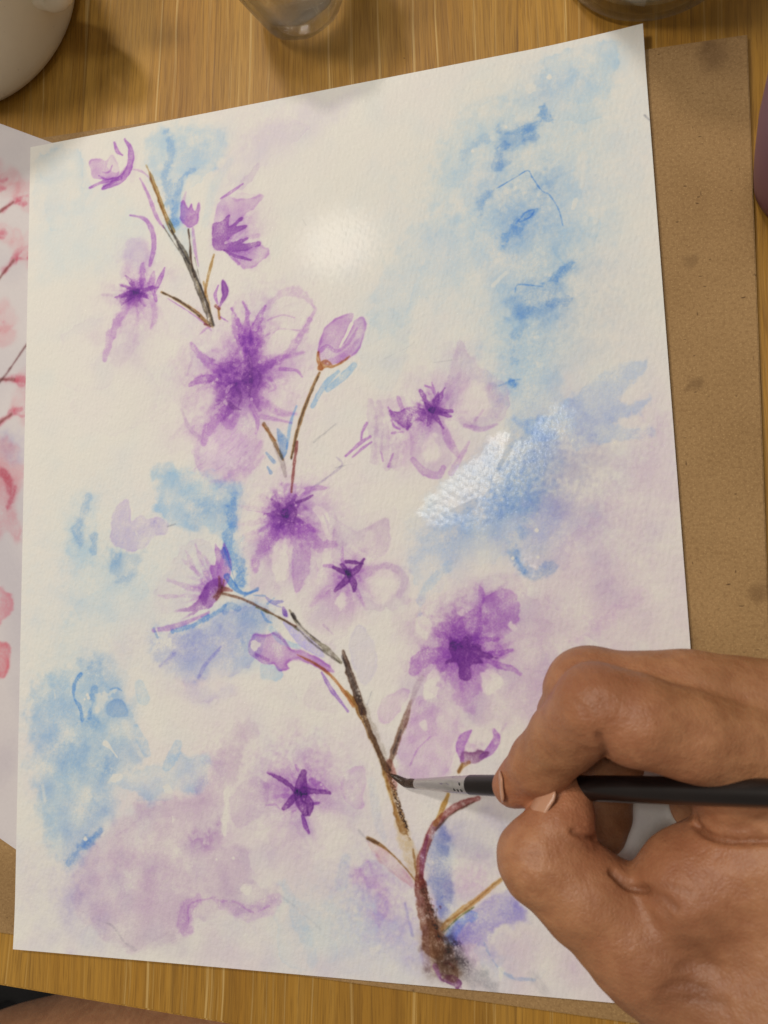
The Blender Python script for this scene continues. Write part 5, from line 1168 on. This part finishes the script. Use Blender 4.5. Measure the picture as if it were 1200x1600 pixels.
INDEX = [P3(1275, 1200, 45, 14.5), P3(1085, 1150, 58, 10.5), P3(1000, 1127, 61, 10.7), P3(934, 1102, 61, 10.0), P3(882, 1152, 50, 8.9), P3(844, 1192, 42, 8.2), P3(815, 1220, 36, 6.6), P3(803, 1228, 34.5, 5.8)]
MIDDLE = [P3(1300, 1130, 44, 14.0), P3(1080, 1090, 47, 11.2), P3(920, 1079, 48, 10.6), P3(892, 1120, 40, 8.4), P3(882, 1180, 24, 7.2), P3(874, 1212, 15, 6.2)]
RING = [P3(1320, 1120, 34, 13.0), P3(1090, 1090, 33, 10.2), P3(990, 1105, 32, 9.8), P3(955, 1180, 24, 8.6), P3(942, 1270, 15, 7.6), P3(938, 1300, 13, 7.2)]
PINKY = [P3(1340, 1140, 22, 12.0), P3(1180, 1140, 19, 8.8), P3(1110, 1160, 17, 8.4), P3(1082, 1215, 13, 7.4), P3(1085, 1262, 10, 6.6)]
THUMB = [P3(1180, 1590, 36, 20.0), P3(1010, 1475, 41, 15.5), P3(915, 1398, 43, 12.5), P3(848, 1342, 43, 11.5), P3(873, 1298, 42, 9.2), P3(886, 1260, 40, 7.0), P3(892, 1236, 38.5, 4.7)]
INDEX_BASE = [P3(1270, 1225, 40, 18.0), P3(1165, 1232, 45, 13.5)]
WEB = [P3(1010, 1460, 40, 11.0), P3(1085, 1390, 45, 13.0), P3(1190, 1340, 45, 14.0), P3(1290, 1320, 44, 18.0)]
PALM = [P3(1290, 1300, 40, 20.0), P3(1290, 1470, 38, 26.0), P3(1200, 1560, 36, 24.0)]
PALM2 = [P3(1300, 1160, 36, 18.0), P3(1420, 1420, 34, 22.0), P3(1420, 1600, 36, 24.0)]
WRIST = [P3(1240, 1560, 38, 24.0), P3(1330, 1720, 38, 27.0), P3(1520, 1980, 40, 30.0), P3(1700, 2200, 44, 34.0)]

lo = np.array([155.0, -135.0, 0.6]); hi = np.array([342.0, 122.0, 82.0]); vs_ = 0.8
dims = np.ceil((hi - lo) / vs_).astype(int)
gx, gy, gz = (lo[i] + vs_ * np.arange(dims[i]) for i in range(3))
Xg = np.stack(np.meshgrid(gx, gy, gz, indexing='ij'), -1).astype(np.float32)
dI = chain(Xg, INDEX, 1.4); dM = chain(Xg, MIDDLE, 3.0); dR = chain(Xg, RING, 3.0); dP = chain(Xg, PINKY, 3.0)
upper = smin(dI, chain(Xg, INDEX_BASE, 3), 6.0)
upper = smin(upper, dM, 1.0); upper = smin(upper, dR, 1.2); upper = smin(upper, dP, 1.2)
lower = smin(chain(Xg, THUMB, 1.6), chain(Xg, WEB, 6.0), 2.0)
lower = smin(lower, chain(Xg, PALM, 8.0), 9.0)
x0_ = at(930, 1250, 0.04)[0] * MM; x1_ = at(1060, 1250, 0.04)[0] * MM
vol = smin(upper, lower, (0.4 + 2.4 * np.clip((Xg[..., 0] - x0_) / (x1_ - x0_), 0, 1)).astype(np.float32))
vol = smin(vol, chain(Xg, PALM2, 8.0), 6.0)
vol = smin(vol, chain(Xg, WRIST, 8.0), 10.0)

for ax in range(3):                                   # close the forearm where the model ends
    for e in (0, -1):
        sl = [slice(None)] * 3; sl[ax] = e; vol[tuple(sl)] = np.maximum(vol[tuple(sl)], 0.5)

def surface_nets(vol, lo, h):
    ins = vol < 0
    nx, ny, nz = (n - 1 for n in vol.shape)
    c = [ins[i:i + nx, j:j + ny, k:k + nz] for i in (0, 1) for j in (0, 1) for k in (0, 1)]
    cnt = sum(q.astype(np.int8) for q in c)
    act = (cnt > 0) & (cnt < 8)
    I = np.argwhere(act)
    idx = np.full(act.shape, -1, np.int64); idx[act] = np.arange(len(I))
    acc = np.zeros((len(I), 3)); num = np.zeros(len(I))
    cor = [np.array(q) for q in ((0, 0, 0), (0, 0, 1), (0, 1, 0), (0, 1, 1), (1, 0, 0), (1, 0, 1), (1, 1, 0), (1, 1, 1))]
    for a in range(8):
        for b in range(a + 1, 8):
            if np.abs(cor[a] - cor[b]).sum() != 1: continue
            A, B = I + cor[a], I + cor[b]
            va = vol[A[:, 0], A[:, 1], A[:, 2]]; vb = vol[B[:, 0], B[:, 1], B[:, 2]]
            x = (va < 0) != (vb < 0)
            t = (va[x] / (va[x] - vb[x]))[:, None]
            acc[x] += cor[a] + t * (cor[b] - cor[a]); num[x] += 1
    V = lo + h * (I + acc / num[:, None])
    quads = []
    for ax in range(3):
        o1, o2 = [(1, 2), (2, 0), (0, 1)][ax]
        sl0 = [slice(None)] * 3; sl1 = [slice(None)] * 3
        sl0[ax] = slice(0, -1); sl1[ax] = slice(1, None)
        x = ins[tuple(sl0)] != ins[tuple(sl1)]
        E = np.argwhere(x)
        ok = (E[:, o1] > 0) & (E[:, o2] > 0) & (E[:, o1] < vol.shape[o1] - 1) & (E[:, o2] < vol.shape[o2] - 1)
        E = E[ok]
        flip = ins[tuple(sl0)][E[:, 0], E[:, 1], E[:, 2]]
        e1 = np.zeros(3, int); e1[o1] = 1; e2 = np.zeros(3, int); e2[o2] = 1
        q = np.stack([idx[tuple((E - d).T)] for d in (e1 + e2, e2, np.zeros(3, int), e1)], 1)
        q[~flip] = q[~flip][:, ::-1]
        quads.append(q)
    return V, np.vstack(quads)
HV, HF = surface_nets(vol, lo, vs_)

# smooth the lattice away, then press the creases in
def vert_normals(V, Fq):
    n = np.cross(V[Fq[:, 2]] - V[Fq[:, 0]], V[Fq[:, 3]] - V[Fq[:, 1]])
    N = np.zeros_like(V)
    for k in range(4): np.add.at(N, Fq[:, k], n)
    return N / np.maximum(np.linalg.norm(N, axis=1), 1e-9)[:, None]
def relax(V, Fq, it, f=0.5):
    for _ in range(it):
        S = np.zeros_like(V); C = np.zeros(len(V))
        for k in range(4):
            for kk in (1, 3):
                np.add.at(S, Fq[:, k], V[Fq[:, (k + kk) % 4]]); np.add.at(C, Fq[:, k], 1)
        V = V * (1 - f) + f * S / C[:, None]
    return V
HV = relax(HV, HF, 3)
N = vert_normals(HV, HF)
ux, uy = project(HV / MM)
def near_line(pts, soft):
    S = spline(pts, n=8); d = np.full(len(HV), 1e9)
    for (ax, ay), (bx, by) in zip(S[:-1], S[1:]):
        ex, ey = bx - ax, by - ay
        t = np.clip(((ux - ax) * ex + (uy - ay) * ey) / (ex * ex + ey * ey + 1e-9), 0, 1)
        d = np.minimum(d, np.hypot(ux - ax - t * ex, uy - ay - t * ey))
    return np.exp(-(d / soft) ** 2)
up = (N[:, 2] > 0.15) & (HV[:, 2] > 26)
CREASES = [  # the folds a hand has at the web, the knuckles and the thumb joint: points, width px, depth mm
    ([(1074, 1258), (1088, 1290), (1128, 1312), (1210, 1314)], 5, 2.2), ([(1112, 1288), (1150, 1294), (1195, 1278)], 7, .3), ([(1130, 1304), (1160, 1300), (1190, 1302)], 4, .25),
    ([(958, 1362), (978, 1382), (1004, 1390)], 6, 1.7), ([(1000, 1388), (1034, 1400), (1058, 1420)], 6, .5), ([(1012, 1398), (1036, 1416), (1048, 1436)], 5, .25), ([(1010, 1384), (1044, 1384), (1080, 1396)], 6, .25), ([(990, 1402), (1010, 1424), (1018, 1440)], 6, .25),
    ([(946, 1184), (941, 1166), (936, 1152)], 6, 1.0),
    ([(896, 1300), (914, 1308), (938, 1310)], 5, 1.3), ([(876, 1306), (900, 1320), (932, 1326)], 7, .35), ([(900, 1292), (922, 1296)], 4, .3),
    ([(806, 1312), (822, 1320), (842, 1322)], 4, .22), ([(802, 1324), (824, 1332), (846, 1334)], 4, .25), ([(800, 1338), (822, 1344), (842, 1344)], 4, .2),
    ([(896, 1092), (910, 1104), (918, 1120)], 4, .22), ([(908, 1082), (924, 1096), (932, 1114)], 4, .25), ([(922, 1078), (940, 1092), (946, 1110)], 4, .2),
    ([(884, 1044), (898, 1052), (904, 1064)], 4, .2), ([(896, 1034), (912, 1044), (918, 1058)], 4, .2),
    ([(838, 1162), (850, 1172), (862, 1188)], 4, .2), ([(846, 1154), (860, 1166), (872, 1180)], 4, .18),
    ([(1040, 1546), (1070, 1538), (1104, 1546)], 8, .5), ([(1062, 1512), (1090, 1502), (1122, 1512)], 9, .35), ([(1030, 1564), (1080, 1560), (1130, 1568)], 9, .4),
    ([(1110, 1440), (1140, 1470), (1160, 1510)], 12, .25), ([(1060, 1460), (1090, 1480), (1110, 1500)], 12, .2)]
disp = np.zeros(len(HV))
for pts, wd, dp in CREASES: disp += near_line(pts, wd) * dp
rng = np.random.default_rng(3)
lump = sum(np.sin(HV @ rng.normal(0, s, 3) + rng.uniform(0, 6)) * a for s, a in ((.16, .16), (.2, .14), (.3, .10), (.34, .10)))
HV = HV - N * (np.where(up, disp, 0) + lump * 0.6)[:, None]
HV[:, 2] = np.maximum(HV[:, 2], 0.7)

def skin_material():
    M = Mat('skin'); co = M.coord('Object')
    at_ = M.new('ShaderNodeAttribute', attribute_name='flush_shade')
    big = M.noise(co, 55, 4, 0.6); mid = M.noise(co, 260, 3, 0.6)
    c = M.ramp(big, [(0.3, srgb(156, 109, 74)), (0.7, srgb(180, 130, 92))])
    c = M.mix(M.ramp(mid, [(0.36, 0.4), (0.6, 0.0)]), c, srgb(140, 88, 58))
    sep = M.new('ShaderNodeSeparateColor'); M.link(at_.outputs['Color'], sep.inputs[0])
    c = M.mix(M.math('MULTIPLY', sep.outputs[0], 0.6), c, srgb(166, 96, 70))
    c = M.mix(M.math('MULTIPLY', sep.outputs[1], 0.6), c, srgb(108, 66, 44))  # second channel darkens: fold shade put into the skin colour, plus darker spots
    M.link(c, M.b.inputs['Base Color'])
    M.set(Roughness=0.5, Specular_IOR_Level=0.42, Subsurface_Weight=0.10, Subsurface_Radius=(0.0035, 0.0014, 0.0008), Subsurface_Scale=1.0)
    v = M.new('ShaderNodeTexVoronoi', feature='DISTANCE_TO_EDGE'); v.inputs['Scale'].default_value = 900; M.link(co, v.inputs['Vector'])
    pores = M.math('MINIMUM', v.outputs['Distance'], 0.25)
    b1 = M.bump(pores, 0.38, 0.0005)
    M.link(M.bump(mid, 0.5, 0.0010, b1), M.b.inputs['Normal'])
    return M.m
skin = skin_material()
person = empty('person', tuple(at(1240, 1480, 0.0)))
tag(person, 'painter whose right hand grips the paintbrush, bare thigh below the table edge', 'person')
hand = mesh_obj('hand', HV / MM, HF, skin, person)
flush_shade = np.zeros((len(HV), 4), np.float32); flush_shade[:, 3] = 1
def glow(px, py, z, r): 
    q = at(px, py, z / MM) * MM
    return np.exp(-((HV - q) ** 2).sum(1) / (r * r))
for q, a in (((812, 1225, 36, 11), .8), ((925, 1295, 44, 8), .8), ((945, 1112, 68, 13), .35), ((846, 1330, 50, 12), .2), ((1075, 1335, 54, 20), .45), ((870, 1215, 40, 9), .5), ((1010, 1195, 60, 16), .35), ((930, 1060, 58, 12), .35), ((1000, 1500, 55, 20), .25)):
    flush_shade[:, 0] += a * glow(*q)
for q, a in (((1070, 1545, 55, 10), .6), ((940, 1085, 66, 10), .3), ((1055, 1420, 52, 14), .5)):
    flush_shade[:, 1] += a * glow(*q)  # darker brown spots at knuckle, web and thumb base
for pts, wd, dp in CREASES: flush_shade[:, 1] += np.where(up, near_line(pts, wd) * min(1, dp), 0) * 0.8  # shade of the folds painted into the skin colour along each crease
ca = hand.data.color_attributes.new('flush_shade', 'FLOAT_COLOR', 'POINT')
ca.data.foreach_set('color', np.clip(flush_shade, 0, 1).ravel())

# nails
def nail(center, normal, along, w, l, mat, name):
    n = np.array(normal, float); n /= np.linalg.norm(n)
    u = np.array(along, float); u -= n * (u @ n); u /= np.linalg.norm(u); v = np.cross(n, u)
    vs, fs = [], []; NU, NV = 14, 12
    for side in (0, 1):
        for i in range(NU + 1):
            for j in range(NV + 1):
                s = i / NU * 2 - 1; t = j / NV * 2 - 1
                ww = w * (1 - 0.16 * s * s * (1 if s > 0 else .4)) * math.sqrt(max(0, 1 - max(0, abs(s) - .55) ** 2 / .21)) if abs(s) > .55 else w
                x = s * l; y = t * ww
                h = -0.00016 * MM * (y / 1.6) ** 2 * 1.4 - 0.02 * x * x - side * 0.55
                vs.append((np.array(center) + u * x + v * y + n * h) / MM)
    K = (NU + 1) * (NV + 1); g = lambda i, j, s=0: s * K + i * (NV + 1) + j
    for i in range(NU):
        for j in range(NV):
            fs.append((g(i, j), g(i + 1, j), g(i + 1, j + 1), g(i, j + 1))); fs.append((g(i, j, 1), g(i, j + 1, 1), g(i + 1, j + 1, 1), g(i + 1, j, 1)))
    rim = [(i, 0) for i in range(NU)] + [(NU, j) for j in range(NV)] + [(i, NV) for i in range(NU, 0, -1)] + [(0, j) for j in range(NV, 0, -1)]
    for a, b in zip(rim, rim[1:] + rim[:1]): fs.append((g(*a), g(*a, 1), g(*b, 1), g(*b)))
    return mesh_obj(name, vs, fs, mat, person)
NM = Mat('nail'); NM.set(Base_Color=(*srgb(186, 140, 112), 1), Roughness=0.28, Specular_IOR_Level=0.5, Subsurface_Weight=0.1, Subsurface_Radius=(.002, .001, .0006))
def surf(px, py, rad=9.0):
    """mean place and normal of the skin seen near a pixel"""
    Nn = vert_normals(HV, HF); x, y = project(HV / MM)
    k = (np.hypot(x - px, y - py) < rad) & (HV[:, 2] > 24)
    k &= HV[:, 2] > HV[k, 2].max() - 6.0
    n = Nn[k].mean(0)
    return HV[k].mean(0), n / np.linalg.norm(n)
c_, n_ = surf(848, 1254); nn = n_ + np.array([-0.6, 0.25, 0.0]); nn /= np.linalg.norm(nn)
nail(c_ + nn * 0.25 + np.array([-0.9, 0.5, 0]), nn, (0.45, 0.89, 0.0), 3.8, 5.6, NM.m, 'thumbnail')
c_, n_ = surf(783, 1230); nn = n_ + np.array([-2.4, 0.0, -0.5]); nn /= np.linalg.norm(nn)
nail(c_ + nn * 0.25 + np.array([-0.4, 0.0, -0.8]), nn, (-0.45, -0.85, 0.0), 2.8, 4.0, NM.m, 'fingernail')

# ------------------------------------------------------------------ paintbrush
B0 = at(650, 1224, 0.0050); B1 = at(1195, 1239, 0.0655)
bd = B1 - B0; bl = np.linalg.norm(bd); bd /= bl
def along(px):
    """distance from the ferrule's mouth to where the brush axis shows at photo column px"""
    s = np.linspace(0, bl * 1.3, 4000); x, _ = project(B0 + s[:, None] * bd)
    return float(np.interp(px, x, s))
brush = empty('paintbrush', B0)
tag(brush, 'round paintbrush with dark handle and silvery ferrule, tip on the painted branch', 'paintbrush')
s_f = along(735)
M = Mat('ferrule_metal'); co = M.coord('Object')
fn = M.noise(co, 300, 3)
st = M.noise(M.mapping(co, (260, 900, 300)), 1.0, 2)
c = M.mix(M.ramp(st, [(0.62, 0.0), (0.72, 0.5)]), srgb(206, 204, 202), srgb(120, 96, 150))
M.link(c, M.b.inputs['Base Color']); M.set(Metallic=0.9, Roughness=0.38); M.link(M.ramp(fn, [(.3, .32), (.7, .5)]), M.b.inputs['Roughness'])
ss = np.array([0, .0004, s_f * .3, s_f * .6, s_f * .76, s_f * .79, s_f * .82, s_f * .85, s_f * .88, s_f * .91, s_f * .99, s_f])
rr = np.array([.00142, .00150, .00185, .00232, .00256, .00240, .00258, .00242, .00260, .00262, .00272, .00268])
tube('ferrule', B0 + ss[:, None] * bd, rr, M.m, brush, n=40)
DK = Mat('crimp_ink'); DK.set(Base_Color=(0.02, 0.02, 0.02, 1), Roughness=0.6)
side = np.cross(bd, (0, 0, 1)); side /= np.linalg.norm(side); top = np.cross(side, bd)
for px, a0 in ((717, .35), (722, .42), (728, .38), (727, -.35)):
    s = along(px); r_ = np.interp(s, ss, rr) + 0.00006
    pts = [B0 + bd * (s + 0.0002 * t) + r_ * (top * math.cos(a0 + .16 * t) + side * math.sin(a0 + .16 * t)) for t in (-1, 0, 1)]
    tube('crimp_mark', pts, [.00018, .0003, .00018], DK.m, brush, n=8)
H = Mat('lacquered_handle'); co = H.coord('Object')
hn = H.noise(co, 160, 4, .6)
H.link(H.ramp(hn, [(.3, srgb(16, 11, 11)), (.7, srgb(24, 17, 16))]), H.b.inputs['Base Color'])
H.set(Roughness=0.32, Specular_IOR_Level=0.5, Coat_Weight=0.3, Coat_Roughness=0.2)
H.link(H.bump(hn, .08, .0004), H.b.inputs['Normal'])
hl = np.array([s_f - .0005, s_f, s_f + .002, along(800), along(985), along(1195), bl * 1.25, bl * 1.6, bl * 1.95, bl * 2.05])
hr = np.array([.0026, .00286, .0029, .00305, .00325, .0031, .0028, .0023, .0016, .0008])
hx = np.linspace(0, 1, 60); q = np.interp(hx, np.linspace(0, 1, len(hl)), hl)
tube('handle', B0 + q[:, None] * bd, np.interp(q, hl, hr), H.m, brush, n=40)
# bristles: one wet pointed tuft that bends where it touches the paper
T0 = at(609, 1210, 0.0007)
mid = B0 - bd * 0.0052 + np.array([0, 0, -0.0004])
BR_ = spline([B0 + bd * .0006, B0 - bd * .0022, mid, mid * .35 + T0 * .65 + np.array([0, 0.0, -.0002]), T0], n=10)
k = len(BR_); tt = np.linspace(0, 1, k)
br = np.interp(tt, [0, .25, .5, .75, .93, 1], [.00132, .00150, .00140, .00085, .00036, .00010])
bm_ = Mat('wet_bristles'); co = bm_.coord('Object')
n_ = bm_.noise(bm_.mapping(co, (200, 2600, 2600)), 1.0, 3)
bm_.link(bm_.ramp(n_, [(.35, srgb(34, 24, 18)), (.65, srgb(78, 58, 44))]), bm_.b.inputs['Base Color']); bm_.set(Roughness=0.35)
bm_.link(bm_.bump(n_, .5, .0004), bm_.b.inputs['Normal'])
tube('bristles', BR_, br, bm_.m, brush, n=28)

# ------------------------------------------------------------------ below the table edge: thigh and a dark bag on the floor
LEG = [P3(-260, 1854, -190, 64), P3(20, 1794, -178, 70), P3(420, 1664, -176, 78), P3(760, 1640, -180, 86)]
lo2 = np.min([np.array(q[:3]) - q[3] - 6 for q in LEG], 0); hi2 = np.max([np.array(q[:3]) + q[3] + 6 for q in LEG], 0)
h2 = 5.0; d2 = np.ceil((hi2 - lo2) / h2).astype(int)
X2 = np.stack(np.meshgrid(*(lo2[i] + h2 * np.arange(d2[i]) for i in range(3)), indexing='ij'), -1).astype(np.float32)
LV, LF = surface_nets(chain(X2, LEG, 20.0), lo2, h2)
LV = relax(LV, LF, 4)
leg = mesh_obj('thigh', LV / MM, LF, skin, person)
leg['label'] = 'bare thigh in shade under the table'

BG = Mat('black_cloth'); co = BG.coord('Object'); n_ = BG.noise(co, 400, 3)
BG.link(BG.ramp(n_, [(.3, srgb(14, 14, 16)), (.7, srgb(26, 26, 28))]), BG.b.inputs['Base Color']); BG.set(Roughness=.8)
bc = at(-66, 1556, -0.60)
bag = empty('bag', (bc[0], bc[1], -0.74)); tag(bag, 'black bag in the lower left corner, below the table edge', 'bag')
prof = [(0, 0), (.10, 0), (.125, .01), (.14, .05), (.135, .10), (.11, .14), (.06, .155), (0, .158)]
bo = lathe('body', prof, (bc[0], bc[1], -0.74), BG.m, bag, n=64)
for v in bo.data.vertices:
    dx, dy = v.co.x - bc[0], v.co.y - bc[1]; a = math.atan2(dy, dx); s = 1 + .06 * math.sin(3 * a) + .03 * math.sin(7 * a + 1)
    v.co.x = bc[0] + dx * s * 1.1; v.co.y = bc[1] + dy * s * .8
hs = spline([(bc[0] - .09, bc[1], -.60), (bc[0] - .05, bc[1], -.54), (bc[0] + .05, bc[1], -.54), (bc[0] + .09, bc[1], -.60)], n=8)
tube('strap', hs, np.full(len(hs), .008), BG.m, bag, n=10, up=(0, 1, 0))
